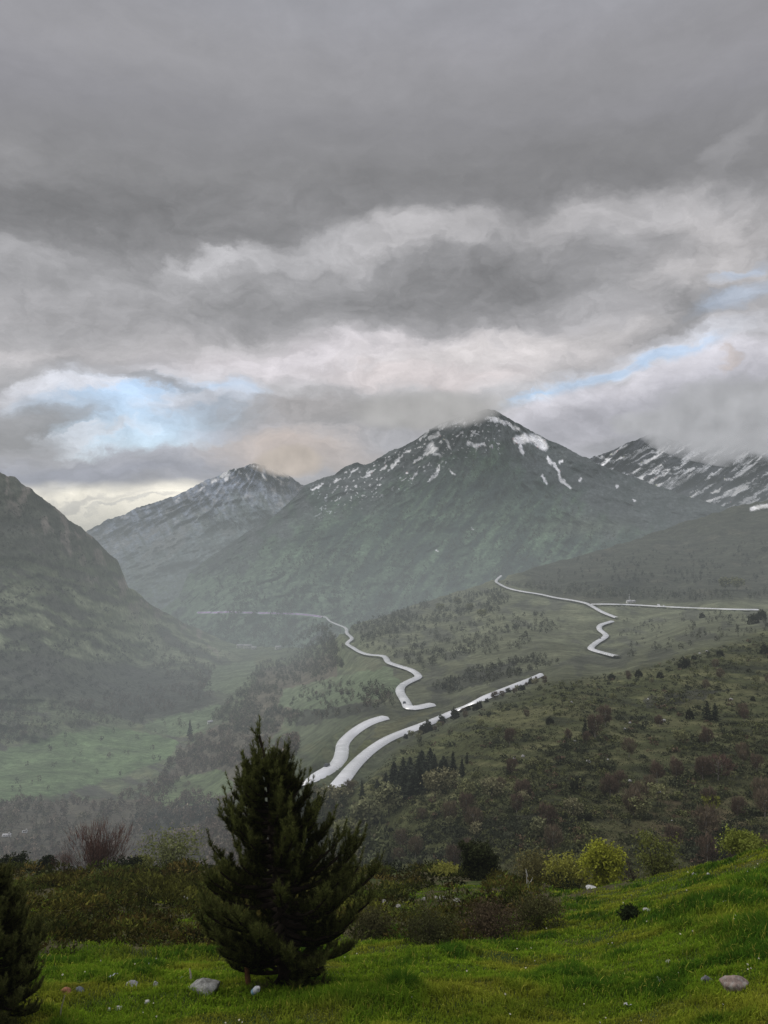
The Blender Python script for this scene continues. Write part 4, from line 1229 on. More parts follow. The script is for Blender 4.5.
# ================================================================= the pines
def pine(label, loc, H, prof, seed, needle_col, leader=2, shoots=19, rz=0.0, lean=0.0):
    """a young mountain pine: whorls of limbs turning up at their tips, every shoot a brush of needles. prof: (height 0..1, crown radius)"""
    r = np.random.default_rng(seed)
    root = thing('pine_tree', label, 'pine tree', loc, rz)
    tb = Bag(); S, D, W = [], [], []                       # shoots: base, direction, length
    zs = np.linspace(-0.25, H * 0.98, 16)
    px_ = lean * (zs / H) ** 2 + 0.03 * np.sin(zs * 2.1); py_ = 0.03 * np.cos(zs * 1.7)
    tp = np.stack([px_, py_, zs], -1)
    V, Q = tube(tp, np.interp(zs / H, [0, 0.5, 1], [0.024 * H, 0.013 * H, 0.004 * H]), 9)
    tb.add(V, None, Q, (0.032, 0.024, 0.017))
    h = 0.05 * H
    while h < 0.83 * H:
        nb = r.integers(6, 9)
        a0 = r.uniform(0, 6.28)
        R0 = np.interp(h / H, prof[:, 0], prof[:, 1])
        for _ in range(3): R0 = 0.5 * R0 + 0.5 * np.interp((h + 0.45 * R0) / H, prof[:, 0], prof[:, 1])
        for k in range(nb):
            a = a0 + k * 2 * math.pi / nb + r.normal() * 0.25
            Rb = R0 * r.uniform(0.68, 1.12) * (1 + 0.05 * math.cos(a))
            up = np.interp(h / H, [0, 0.3, 0.7, 1], [-0.10, 0.16, 0.42, 0.7])
            n = 9
            t = np.linspace(0, 1, n)
            rad = Rb * (t ** 0.9)
            z = h + Rb * (up * t * 0.65 + np.interp(h / H, [0, 0.2], [0.10, 0.34]) * t ** 2.2 - 0.16 * t * (1 - t))
            wob = r.normal() * 0.12
            aa = a + wob * t
            base = np.array([np.interp(h, zs, px_), np.interp(h, zs, py_), 0])
            P = base + np.stack([rad * np.cos(aa), rad * np.sin(aa), z], -1)
            V, Q = tube(P, np.interp(t, [0, 1], [0.007 * H * (0.5 + Rb), 0.003 * H]), 5)
            tb.add(V, None, Q, (0.028, 0.021, 0.015))
            tang = unit(np.gradient(P, axis=0))
            m = max(5, int(shoots * (0.45 + Rb)))
            for _ in range(m):
                u = r.uniform(0.12, 0.98) ** 0.8
                i = u * (n - 1); i0 = min(int(i), n - 2); f = i - i0
                p = P[i0] * (1 - f) + P[i0 + 1] * f
                d = tang[i0] * (0.9 - 0.4 * u) + unit(r.normal(size=3)) * 0.7 + np.array([0, 0, 0.45 + 0.6 * u])
                S.append(p); D.append(unit(d)); W.append(r.uniform(0.15, 0.27) * H / 4.5 * (0.7 + 0.5 * Rb / max(prof[:, 1])))
            S.append(P[-1]); D.append(unit(tang[-1] * 0.6 + np.array([0, 0, 0.8]))); W.append(r.uniform(0.28, 0.40) * H / 4.5)
        h += r.uniform(0.030, 0.046) * H
    for k in range(leader):                                  # upright candles at the top
        S.append(tp[-1 - 2 * k] + np.array([0.16 * k * H / 4.5, 0, 0])); D.append(unit(np.array([0.05 * k, 0, 1]))); W.append((0.34 - 0.05 * k) * H / 4.5)
    for k in range(9):
        S.append(tp[-1] + np.array([0, 0, -0.075 * k * H / 4.5])); D.append(unit(np.array([r.normal() * 0.32, r.normal() * 0.32, 1]))); W.append(0.24 * H / 4.5)
    S = np.array(S); D = np.array(D); W = np.array(W)
    for s, d, w in zip(S[::3], D[::3], W[::3]):
        V, Q = tube([s, s + d * w * 0.9], [0.006, 0.004], 3); tb.add(V, None, Q, (0.050, 0.036, 0.022))
    nn = 88
    nl = 0.080 * (H / 4.5) ** 0.5
    k = len(S)
    u = r.uniform(0.05, 1.0, (k, nn))
    # frame of each shoot
    A = unit(np.cross(D, r.normal(size=(k, 3)))); B = np.cross(D, A)
    th = r.uniform(0, 2 * math.pi, (k, nn))
    rad = np.cos(th)[..., None] * A[:, None] + np.sin(th)[..., None] * B[:, None]
    p0 = S[:, None] + D[:, None] * (u * W[:, None])[..., None]
    nd = unit(rad * 0.85 + D[:, None] * (0.55 + 0.5 * u[..., None]) + np.array([0, 0, 0.15]))
    p1 = p0 + nd * (nl * r.uniform(0.75, 1.15, (k, nn)))[..., None]
    wv = unit(np.cross(nd, r.normal(size=(k, nn, 3)))) * 0.0052 * (H / 4.5) ** 0.5
    V = np.stack([p0 - wv, p0 + wv, p1], 2).reshape(-1, 3)
    T = np.arange(len(V)).reshape(-1, 3)
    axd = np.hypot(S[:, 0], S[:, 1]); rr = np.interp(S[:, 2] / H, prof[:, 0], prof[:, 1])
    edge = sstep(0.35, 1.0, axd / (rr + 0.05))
    cc = np.array(needle_col) * (0.45 + 0.75 * edge)[:, None] * r.uniform(0.75, 1.25, (k, 1))  # inner needles coloured darker as self-shadow, outer shoots lighter as if lit
    cc = np.repeat(cc[:, None, :], nn, 1) * r.uniform(0.75, 1.3, (k, nn, 1))
    cc = blend(cc, (0.10, 0.075, 0.03), (r.random((k, nn)) < 0.03) * 0.7)
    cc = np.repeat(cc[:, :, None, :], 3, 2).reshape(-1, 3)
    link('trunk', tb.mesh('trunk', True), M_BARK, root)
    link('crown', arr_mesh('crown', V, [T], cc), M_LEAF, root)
    return root


pb = on_fg(283, 985)
print('pine at', pb)
MPX = pb[1] / F
Hp = (985 - 731) * MPX
prof = np.array([(0, 38), (0.057, 48), (0.17, 64), (0.28, 83), (0.40, 88), (0.47, 78), (0.58, 62), (0.70, 46), (0.80, 29), (0.88, 13), (0.94, 6), (1, 4)], float)
prof[:, 1] *= MPX * 0.97
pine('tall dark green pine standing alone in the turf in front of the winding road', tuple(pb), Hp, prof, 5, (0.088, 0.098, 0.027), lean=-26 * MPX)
pl = on_fg(-6, 1022)
Hl = 168 * pl[1] / F
prof2 = np.array([(0, 0.50), (0.1, 0.62), (0.25, 0.72), (0.40, 0.62), (0.6, 0.42), (0.8, 0.22), (0.95, 0.08), (1, 0.05)]) * np.array([1, 0.88 * Hl / 2.2])
pine('smaller dark pine cut off by the left picture edge', tuple(pl), Hl, prof2, 9, (0.090, 0.098, 0.030), shoots=16)


# ================================================================= broadleaf trees and bushes near the crest
def bush(name, label, cat, px, py, wpx, hpx, col, seed, leaf_n=2600, leaf_px=2.0, shape='round', stems=5, bark=(0.07, 0.055, 0.04), bare=0.0, Y=None, group=None, trunk_frac=0.15, airy=0.5):
    """stems forking up from one base, leaves (or bare twigs) in clusters round their tips"""
    r = np.random.default_rng(seed)
    if Y is None:
        p = on_fg(px, py)
    else:
        x = (px - CX) / F * Y; p = np.array([x, Y, float(fg_z(x, Y))])
    m = p[1] / F
    R = wpx * 0.5 * m
    topz = (HY - (py - hpx)) * m                            # seen height of the top
    H = topz - p[2]
    root = thing(name, label, cat, tuple(p), 0, group)
    tb = Bag(); tips = []
    for s in range(stems):
        a = 2 * math.pi * s / stems + r.normal() * 0.4
        rr = R * r.uniform(0.15, 0.75)
        end = np.array([rr * math.cos(a), rr * math.sin(a), H * r.uniform(0.62, 0.9)])
        t = np.linspace(0, 1, 7)[:, None]
        P = end * np.concatenate([t ** 1.25, t ** 1.25, t], 1) + r.normal(size=(7, 3)) * 0.03 * H * np.sin(t * 3.14)
        P[0] = (r.normal() * 0.03, r.normal() * 0.03, -0.12)
        V, Q = tube(P, np.linspace(0.018 * H, 0.004 * H, 7), 5); tb.add(V, None, Q, bark)
        for k in range(9):
            i = r.integers(2, 7)
            d = unit(np.array([r.normal(), r.normal(), 0.5 + r.normal() * 0.4]))
            q = P[i] + d * R * r.uniform(0.25, 0.55)
            q[2] = min(q[2], H * 0.97)
            V, Q = tube([P[i], (P[i] + q) / 2 + r.normal(size=3) * 0.02 * H, q], [0.006 * H, 0.004 * H, 0.0015 * H], 3); tb.add(V, None, Q, bark)
            tips.append(q); tips.append((P[i] + q) / 2)
    tips = np.array(tips)
    # cluster centres: branch tips plus points of the crown shell
    n2 = 46
    d = unit(r.normal(size=(n2, 3)))
    if shape == 'round':
        cen = d * np.array([R, R, H * (1 - trunk_frac) * 0.5]) * r.uniform(0.6, 0.97, (n2, 1)) + np.array([0, 0, H * (0.5 + trunk_frac * 0.5)])
    else:                                                     # upright broom: narrow base, wide top
        zt = r.uniform(trunk_frac, 0.98, n2)
        cen = np.stack([d[:, 0] * R * (0.3 + 0.7 * np.sin(zt * 2.4)), d[:, 1] * R * (0.3 + 0.7 * np.sin(zt * 2.4)), zt * H], -1)
    cen = np.concatenate([tips[r.permutation(len(tips))[:50]], cen])
    n = leaf_n
    ci = r.integers(0, len(cen), n)
    P = cen[ci] + r.normal(size=(n, 3)) * R * 0.15 * (0.6 + airy)
    P[:, 2] = np.clip(P[:, 2], 0.02, H * 1.03)
    if bare:
        kd_ = unit(P - np.array([0, 0, H * 0.1])) * 0.9 + np.array([0, 0, 0.7])
        V, T = leaf_tris(P, R * 0.32 * r.uniform(0.5, 1.3, n), kd_, 0.45, 0.055 if wpx > 20 else 0.10)
    else:
        V, T = leaf_tris(P, leaf_px * m * r.uniform(0.7, 1.5, n), None, 1.0, 0.75)
    hh = P[:, 2] / H
    cshade = r.uniform(0.7, 1.25, len(cen))[ci]
    edge = np.clip(np.hypot(P[:, 0], P[:, 1]) / R * 0.5 + hh * 0.7, 0.25, 1.15)  # crown shading painted in: leaves darker towards the inside and the foot
    cc = np.array(col) * (1.0 if name.startswith('juniper') else 1.55) * (cshade * (0.45 + 0.65 * edge) * r.uniform(0.8, 1.25, n))[:, None]
    link('trunk' if stems <= 2 else 'stem', tb.mesh('stem', True), M_BARK, root)
    link('crown', arr_mesh('crown', V, [T], np.repeat(cc, 3, 0)), M_LEAF, root)
    return root


YG = (0.18, 0.19, 0.022)
bush('willow_bush', 'bright yellow green leafy tree on the crest, the roundest and brightest', 'tree', 604, 888, 44, 46, YG, 21, 4600, 2.2, stems=4, Y=41)
bush('willow_bush', 'olive green upright tree with visible stems right of the bright yellow green tree', 'tree', 659, 880, 38, 46, (0.095, 0.105, 0.026), 22, 3600, 1.9, 'broom', 7, Y=42, airy=0.8)
bush('willow_bush', 'yellow green bush touching the left side of the bright round tree', 'bush', 568, 888, 50, 32, (0.165, 0.165, 0.030), 23, 6500, 2.0, stems=6, Y=44)
bush('willow_bush', 'dull brownish green bush behind the white dead trunk', 'bush', 538, 888, 46, 33, (0.100, 0.092, 0.034), 24, 5000, 1.8, 'round', 7, Y=47, airy=0.8)
bush('willow_bush', 'low yellow green bush rising over the grassy crest at the right', 'bush', 746, 862, 46, 24, (0.130, 0.150, 0.028), 25, 4500, 2.0, stems=6, Y=34)
bush('willow_bush', 'small yellowish bush left of the round dark juniper', 'bush', 446, 884, 32, 15, (0.15, 0.15, 0.032), 26, 2600, 1.8, stems=5, Y=50)
bush('willow_bush', 'loose pale green tree among bare ones behind the heather on the left', 'tree', 170, 884, 56, 48, (0.105, 0.115, 0.042), 27, 2900, 1.9, 'broom', 6, Y=60, airy=0.9)
bush('willow_bush', 'small yellow green bush at the left foot of the loose pale green tree', 'bush', 143, 884, 26, 26, (0.14, 0.145, 0.036), 28, 1300, 1.8, stems=5, Y=60)
bush('willow_bush', 'low pale green bush near the left edge behind the heather', 'bush', 28, 884, 26, 18, (0.080, 0.090, 0.030), 29, 800, 1.8, stems=5, Y=58)
bush('bare_bush', 'broad reddish brown leafless tree behind the heather on the left', 'bare tree', 98, 884, 60, 52, (0.085, 0.050, 0.040), 31, 2600, 2, 'broom', 8, (0.08, 0.05, 0.04), 1, Y=62)
bush('bare_bush', 'narrow reddish brown leafless bush in front of the broad bare tree', 'bare bush', 64, 890, 22, 36, (0.085, 0.048, 0.038), 32, 1200, 2, 'broom', 6, (0.08, 0.05, 0.04), 1, Y=56)
bush('bare_bush', 'grey brown leafless bush right of the olive green upright tree', 'bare bush', 632, 882, 30, 24, (0.070, 0.055, 0.035), 33, 1100, 2, 'broom', 6, (0.07, 0.055, 0.04), 1, Y=43)
bush('juniper_bush', 'round dark green juniper standing alone on the heath skyline', 'juniper', 479, 882, 36, 38, (0.036, 0.043, 0.016), 41, 8000, 1.9, stems=6, Y=46, trunk_frac=0.0, airy=0.25)
bush('juniper_bush', 'small round dark juniper bush alone on the right turf', 'juniper', 630, 921, 21, 14, (0.020, 0.030, 0.010), 42, 1400, 1.8, stems=5, trunk_frac=0.0, airy=0.3)
bush('heather_bush', 'reddish brown heather bush at the edge of the turf', 'heather', 492, 936, 70, 27, (0.058, 0.043, 0.025), 43, 6500, 1.5, 'round', 9, (0.07, 0.05, 0.04), trunk_frac=0.0)
bush('heather_bush', 'olive brown broom bush right of the reddish heather', 'broom bush', 538, 928, 52, 27, (0.050, 0.050, 0.018), 44, 5000, 1.5, 'round', 9, (0.07, 0.06, 0.04), trunk_frac=0.0)
bush('heather_bush', 'dull green broom bush left of the reddish heather, nearest the turf', 'broom bush', 428, 944, 58, 26, (0.044, 0.046, 0.017), 45, 5400, 1.5, 'round', 9, (0.07, 0.06, 0.04), trunk_frac=0.0)
bush('heather_bush', 'low tawny broom bush close to the right side of the tall pine', 'broom bush', 372, 938, 46, 24, (0.048, 0.046, 0.018), 46, 4200, 1.5, 'round', 8, (0.07, 0.06, 0.04), trunk_frac=0.0)
for k, (px, py, w, h, lab) in enumerate([(12, 884, 30, 27, 'dark green conifer bush at the left edge behind the heather'), (46, 886, 20, 27, 'dark pointed conifer bush left of the narrow reddish bush'), (124, 882, 40, 18, 'low dark bush under the broad bare tree'), (388, 884, 60, 10, 'low dark juniper mat on the heath skyline just right of the tall pine'), (556, 892, 56, 12, 'dark juniper mat at the foot of the yellow green bushes')]):
    bush('juniper_bush', lab, 'juniper', px, py, w, h, (0.022, 0.028, 0.012), 50 + k, 1500, 1.9, stems=5, Y=[57, 58, 57, 52, 42][k], trunk_frac=0.0, airy=0.4)

# the white dead trunk
dl = (527, 892); x_ = (dl[0] - CX) / F * 36.5; dp = np.array([x_, 36.5, float(fg_z(x_, 36.5))]); mm = 36.5 / F
dt = thing('dead_tree', 'thin white dead birch trunk with one short side branch', 'dead tree', tuple(dp))
hz = (HY - 869) * mm - dp[2]
V, Q = tube([(0, 0, -0.1), (0.03, 0, hz * 0.4), (0.0, 0, hz * 0.75), (-0.06, 0, hz)], [0.055, 0.05, 0.04, 0.015], 8)
link('trunk', arr_mesh('trunk', V, [Q], np.tile((0.50, 0.49, 0.45), (len(V), 1)), True), M_BARK, dt)
V, Q = tube([(0.03, 0, hz * 0.38), (0.20, 0, hz * 0.5), (0.27, 0, hz * 0.66)], [0.035, 0.025, 0.010], 6)
link('branch', arr_mesh('branch', V, [Q], np.tile((0.48, 0.46, 0.42), (len(V), 1)), True), M_BARK, dt)
# ================================================================= plants, buildings and cars on the middle land
HOUSE_PX = [(240, 648), (248, 648.5), (254, 649.5), (278, 649.5), (210, 723), (7, 837), (25, 833), (629, 603), (633, 603)]


def scatter(n, poly, dens=None):
    xs = [p[0] for p in poly]; ys = [p[1] for p in poly]
    X = rng.uniform(min(xs), max(xs), n); Yp = rng.uniform(min(ys), max(ys), n)
    k = inpoly(X, Yp, poly)
    if dens is not None: k &= rng.random(n) < dens(X, Yp)
    X, Yp = X[k], Yp[k]
    out = []
    rpts = ROAD_KD
    for x, y in zip(X, Yp):
        if any(abs(x - hx_) < 9 and -2 < y - hy_ < 10 for hx_, hy_ in HOUSE_PX): continue
        p = see_mid(x, y)
        if p is None: continue
        _, _, d = rpts.find((p.x, p.y, 0))
        if d < 7.0 + 0.002 * p.y: continue
        out.append((p.x, p.y, p.z, x, y))
    return np.array(out).reshape(-1, 5)


_allr = np.concatenate([W for W, w in ROAD_XYZ])
ROAD_KD = KDTree(len(_allr))
for i, p in enumerate(_allr): ROAD_KD.insert((p[0], p[1], 0), i)
ROAD_KD.balance()


def crowd(P, hm, wm, n, leaf, cols, seed, ground=0.08, point=0.0, upward=0.0, aspect=0.8):
    """many crowns at once: n leafy facets each. P base points, hm heights, wm radii, cols per crown"""
    r = np.random.default_rng(seed)
    k = len(P)
    d = unit(r.normal(size=(k, n, 3)))
    rr = r.uniform(0.35, 1.0, (k, n, 1)) ** 0.5
    lump = 1 + 0.3 * r.normal(size=(k, n, 1)) * 0.6
    Q = d * rr * np.clip(lump, 0.6, 1.4)
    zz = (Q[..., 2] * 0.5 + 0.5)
    taper = 1 - point * np.clip(zz, 0, 1)
    C = np.stack([Q[..., 0] * wm[:, None] * taper, Q[..., 1] * wm[:, None] * taper, (ground + (1 - ground) * zz) * hm[:, None]], -1) + P[:, None, :3]
    dirs = np.tile(np.array([0, 0, upward]), (k * n, 1))
    sz = (leaf * np.minimum(hm, wm * 2.2))[:, None] * r.uniform(0.6, 1.4, (k, n))
    V, T = leaf_tris(C.reshape(-1, 3), sz.reshape(-1), dirs, 1.0, aspect)
    sh = (0.5 + 0.6 * zz + 0.1 * rr[..., 0]) * r.uniform(0.75, 1.25, (k, n))  # top light painted into each crown, darker towards its base
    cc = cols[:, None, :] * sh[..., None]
    return V, T, np.repeat(cc.reshape(-1, 3), 3, 0)


M_FAR = attr_mat('far_leaves', ((0.3, 0.2),), rough=0.9, spec=0.05)

# ---- scrub on the right hillside, in belts along the slope
HILL_POLY = [(262, 905), (300, 840), (345, 792), (420, 737), (545, 683), (640, 670), (768, 634), (800, 625), (800, 905)]


def belt(X, Yp):
    st = fbm(np.stack([X / 34.0 + 0.01 * Yp, (Yp - 0.08 * X) / 7.5], -1), 4, 61)
    st2 = fbm(np.stack([X / 95.0, (Yp + 0.12 * X) / 30.0], -1), 3, 67)
    v = st + 0.7 * st2
    for poly in DARKWOODS[5:]:
        v = v + 0.3 * inpoly(X, Yp, poly)
    v = v + 0.35 * np.exp(-((X - 470) / 70) ** 2 - ((Yp - 840) / 30) ** 2) + 0.3 * np.exp(-((X - 570) / 90) ** 2 - ((Yp - 838) / 18) ** 2) + 0.25 * np.exp(-((X - 600) / 80) ** 2 - ((Yp - 705) / 14) ** 2)
    v = v - 0.45 * np.exp(-((X - 700) / 55) ** 2 - ((Yp - 826) / 16) ** 2) - 0.35 * np.exp(-((X - 480) / 45) ** 2 - ((Yp - 772) / 8) ** 2)
    v = v + 0.22 * sstep(730, 660, Yp) * sstep(520, 600, X)
    return np.clip(0.05 + 0.95 * sstep(-0.02, 0.22, v), 0, 1)


SH = scatter(15500, HILL_POLY, belt)
k = len(SH); dist = SH[:, 1]
wm = rng.uniform(0.45, 1.35, k) * (0.7 + dist / 750); hm = wm * rng.uniform(0.65, 1.15, k)
tone = fbm(SH[:, :2] / 26.0, 3, 501) + 0.35 * rng.normal(size=k)
cols = np.zeros((k, 3)) + np.array([0.040, 0.044, 0.022])
cols = blend(cols, (0.025, 0.028, 0.017), sstep(0.0, 0.4, tone))
cols = blend(cols, (0.070, 0.074, 0.026), sstep(0.15, 0.6, -tone) * 0.8)
cols = blend(cols, (0.075, 0.050, 0.034), (rng.random(k) < 0.07) * 0.8)
bag = Bag()
for lo, hi, n, lf in ((0, 150, 64, 0.34), (150, 260, 36, 0.42), (260, 2000, 20, 0.55)):
    s = (dist >= lo) & (dist < hi)
    if s.any():
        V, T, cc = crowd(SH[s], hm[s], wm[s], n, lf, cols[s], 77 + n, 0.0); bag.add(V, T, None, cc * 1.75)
# a fine low layer between the bushes
LO = scatter(16000, HILL_POLY)
k = len(LO); dist = LO[:, 1]
wm = rng.uniform(0.35, 0.9, k) * (0.7 + dist / 500); hm = wm * rng.uniform(0.35, 0.7, k)
tone = fbm(LO[:, :2] / 18.0, 3, 503) + 0.4 * rng.normal(size=k)
cols = blend(blend(np.zeros((k, 3)) + np.array([0.062, 0.066, 0.032]), (0.042, 0.046, 0.024), sstep(0, 0.5, tone)), (0.098, 0.094, 0.046), sstep(0.1, 0.6, -tone))
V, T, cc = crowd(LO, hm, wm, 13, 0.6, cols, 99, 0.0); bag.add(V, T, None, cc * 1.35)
tag(link('hillside_undergrowth', bag.mesh('hillside_undergrowth'), M_FAR), 'belts of dark juniper and broom scrub along the right hillside', 'undergrowth', kind='stuff')

# ---- leafless woods in the valley and along its sides
WOODS = [
 # polygon, count, palette, height m
 ([(-40,806),(30,800),(110,802),(160,778),(200,790),(235,806),(262,842),(285,880),(-40,880)], 1700, 'brown', 7),
 ([(150,800),(168,764),(186,742),(215,730),(240,735),(262,742),(300,742),(290,768),(250,770),(225,768),(190,776)], 1000, 'brown', 8),
 ([(196,730),(224,706),(245,685),(258,665),(300,650),(335,655),(345,668),(318,678),(282,690),(276,708),(300,716),(286,734),(240,735)], 1500, 'mixed', 8),
 ([(258,660),(285,640),(322,624),(345,650),(335,656),(300,650)], 500, 'mixed', 9),
 ([(345,628),(385,616),(420,604),(470,590),(520,590),(500,612),(450,622),(400,640),(360,644)], 900, 'grey', 8),
 ([(350,645),(400,642),(470,622),(540,615),(570,625),(520,650),(440,662),(425,672),(390,660)], 380, 'grey', 7),
 ([(425,690),(470,672),(540,655),(560,665),(500,682),(450,696)], 260, 'grey', 5),
 ([(-40,712),(20,700),(60,706),(110,716),(150,712),(140,728),(100,726),(60,733),(0,748),(-40,760)], 520, 'mixed', 8),
 ([(60,705),(130,690),(200,684),(216,694),(190,708),(150,716),(100,716)], 460, 'brown', 8),
 ([(180,640),(214,650),(234,655),(216,668),(204,690),(170,680),(140,660)], 330, 'brown', 9),
 ([(505,585),(560,582),(640,590),(700,592),(768,590),(768,600),(690,602),(610,600),(560,596)], 330, 'grey', 9),
 ([(560,560),(640,552),(768,540),(768,585),(640,585),(540,578)], 260, 'dark', 9),
 ([(610,620),(700,614),(768,616),(768,632),(680,650),(630,660)], 150, 'grey', 5),
 ([(300,690),(320,680),(400,690),(400,705),(370,712),(300,728),(280,720)], 260, 'mixed', 6),
 ([(318,786),(345,740),(352,745),(350,770),(338,790)], 10, 'grey', 3),
 ([(262,800),(300,800),(345,800),(385,850),(400,880),(280,880)], 260, 'pale', 6),
 ([(125,822),(165,806),(215,804),(230,815),(190,830),(140,834)], 240, 'dark', 5),
 ([(215,632),(300,617),(335,625),(320,640),(262,650),(240,650)], 260, 'pale', 8),
 ([(60, 735), (100, 728), (180, 742), (160, 764), (60, 794), (0, 800), (0, 770)], 26, 'mixed', 7),
 ([(150, 724), (222, 704), (232, 712), (190, 735), (150, 733)], 16, 'mixed', 7),
]
PALS = {'brown': [(0.125, 0.098, 0.076), (0.105, 0.078, 0.062), (0.090, 0.080, 0.052), (0.14, 0.115, 0.09)],
        'mixed': [(0.10, 0.095, 0.065), (0.075, 0.082, 0.050), (0.115, 0.095, 0.075), (0.048, 0.055, 0.038)],
        'grey': [(0.095, 0.10, 0.068), (0.080, 0.082, 0.060), (0.055, 0.060, 0.046), (0.115, 0.118, 0.085)],
        'dark': [(0.040, 0.042, 0.034), (0.055, 0.055, 0.044), (0.034, 0.038, 0.030), (0.05, 0.05, 0.04)],
        'pale': [(0.095, 0.105, 0.050), (0.075, 0.085, 0.045), (0.11, 0.10, 0.06), (0.050, 0.056, 0.032)]}
bag = Bag()
for i, (poly, n, pal, h) in enumerate(WOODS):
    ragged = lambda X, Yp: sstep(-0.35, 0.05, fbm(np.stack([X / 16.0, Yp / 8.0], -1), 3, 511 + i))
    xs = [p[0] for p in poly]; ys = [p[1] for p in poly]
    A = 0.5 * abs(sum(x1 * y2 - x2 * y1 for (x1, y1), (x2, y2) in zip(poly, poly[1:] + poly[:1])))
    nn_ = int(n * 1.4 * (max(xs) - min(xs)) * (max(ys) - min(ys)) / A)
    Wd = scatter(nn_, poly, ragged)
    if not len(Wd): continue
    k = len(Wd)
    hm = h * rng.uniform(0.55, 1.25, k); wm = hm * rng.uniform(0.26, 0.42, k)
    pl_ = np.array(PALS[pal]); ci = np.clip((fbm(Wd[:, :2] / 90.0, 3, 521) * 2 + 1.5 + rng.normal(size=k)).astype(int), 0, 3)
    V, T, cc = crowd(Wd, hm, wm, 34, 0.30, pl_[ci] * rng.uniform(0.5, 1.35, (k, 1)), 600 + i, 0.1, 0.35, 1.0, 0.42)
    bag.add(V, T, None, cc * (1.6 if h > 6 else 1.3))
tag(link('woods', bag.mesh('woods'), M_FAR), 'leafless brown and grey woods filling the valley floor and its sides', 'woods', kind='stuff')


# ---- forest on the flanks of the central mountain
nv = len(MT_C.data.vertices); cv = np.zeros(nv * 3, np.float32); MT_C.data.vertices.foreach_get('co', cv); cv = cv.reshape(-1, 3)
vx, vy = CX + F * cv[:, 0] / cv[:, 1], HY - F * cv[:, 2] / cv[:, 1]
topc = interp(SIL_C, vx)
dn = fbm(np.stack([(vx + 0.8 * vy) / 11.0, (vy - 0.8 * vx) / 42.0], -1), 4, 85) + 0.5 * fbm(np.stack([vx, vy], -1) / 7.0, 3, 541)
pr = sstep(28, 85, vy - topc + 0.1 * (430 - vx)) * sstep(-0.15, 0.3, dn) * (vy < 650)
pick = np.where(rng.random(nv) < 0.11 * pr)[0]
Fo = cv[pick] + rng.normal(size=(len(pick), 3)) * np.array([6.0, 8.0, 0.0])
k = len(Fo); hm = rng.uniform(9, 19, k); wm = hm * rng.uniform(0.3, 0.5, k)
cols = np.array([(0.050, 0.066, 0.042), (0.072, 0.090, 0.052), (0.095, 0.108, 0.068), (0.058, 0.070, 0.048)])[np.clip((dn[pick] * 2.2 + 1.2 + rng.normal(size=k) * 0.9).astype(int), 0, 3)]
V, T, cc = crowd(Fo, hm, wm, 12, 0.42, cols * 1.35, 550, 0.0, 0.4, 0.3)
tag(link('woods', arr_mesh('woods', V, [T], cc), M_FAR), 'forest covering the lower flanks of the central mountain', 'woods', kind='stuff')
print('forest crowns', k)
# scrub on the left hill
LH = scatter(7000, [(-60, 500), (10, 490), (60, 530), (110, 575), (130, 600), (200, 645), (215, 690), (100, 700), (-60, 700)], lambda X, Yp: sstep(0.0, 0.25, -fbm(np.stack([(X * 0.45 + Yp) / 7.5, (X - 0.45 * Yp) / 110.0], -1), 5, 51) + 0.4 * fbm(np.stack([X, Yp], -1) / 9.0, 3, 545)))
k = len(LH); hm = rng.uniform(2.0, 6.0, k); wm = hm * rng.uniform(0.5, 0.9, k)
V, T, cc = crowd(LH, hm, wm, 12, 0.5, np.array([(0.060, 0.058, 0.046), (0.045, 0.046, 0.038), (0.085, 0.080, 0.062)])[rng.integers(0, 3, k)] * 1.4, 551, 0.0)
tag(link('hill_undergrowth', arr_mesh('hill_undergrowth', V, [T], cc), M_FAR), 'dark scrub and small trees on the steep left hill', 'undergrowth', kind='stuff')

# ---- trees one can tell apart
def proto_conifer(seed):
    r = np.random.default_rng(seed)
    root = thing('conifer_tree', 'conifer', 'conifer')
    V, Q = tube([(0, 0, -0.06), (0.01, 0, 0.5), (0, 0.01, 0.98)], [0.022, 0.014, 0.004], 6)
    link('trunk', arr_mesh('trunk', V, [Q], np.tile((0.05, 0.04, 0.03), (len(V), 1)), True), M_BARK, root)
    n = 420
    z = r.uniform(0.04, 0.99, n) ** 1.1
    a = r.uniform(0, 6.28, n); lay = 0.75 + 0.25 * np.cos(z * 2 * math.pi * 8)
    R = 0.22 * (1 - z) ** 0.8 * lay * r.uniform(0.5, 1.1, n) * (1 + 0.25 * np.sin(a * 3 + seed)) + 0.012
    C = np.stack([R * np.cos(a), R * np.sin(a), z], -1)
    dirs = np.stack([np.cos(a), np.sin(a), -0.25 + 0 * a], -1)
    V, T = leaf_tris(C, 0.11 * (1.15 - 0.6 * z), dirs, 0.55, 0.5)
    cc = np.array([0.036, 0.043, 0.028]) * (0.6 + 0.5 * np.clip(R / 0.2, 0, 1) + 0.3 * z)[:, None] * r.uniform(0.7, 1.3, (n, 1))  # inner sprays tinted dark for shade, rim and top lighter
    link('crown', arr_mesh('crown', V, [T], np.repeat(cc, 3, 0)), M_FAR, root)
    return root


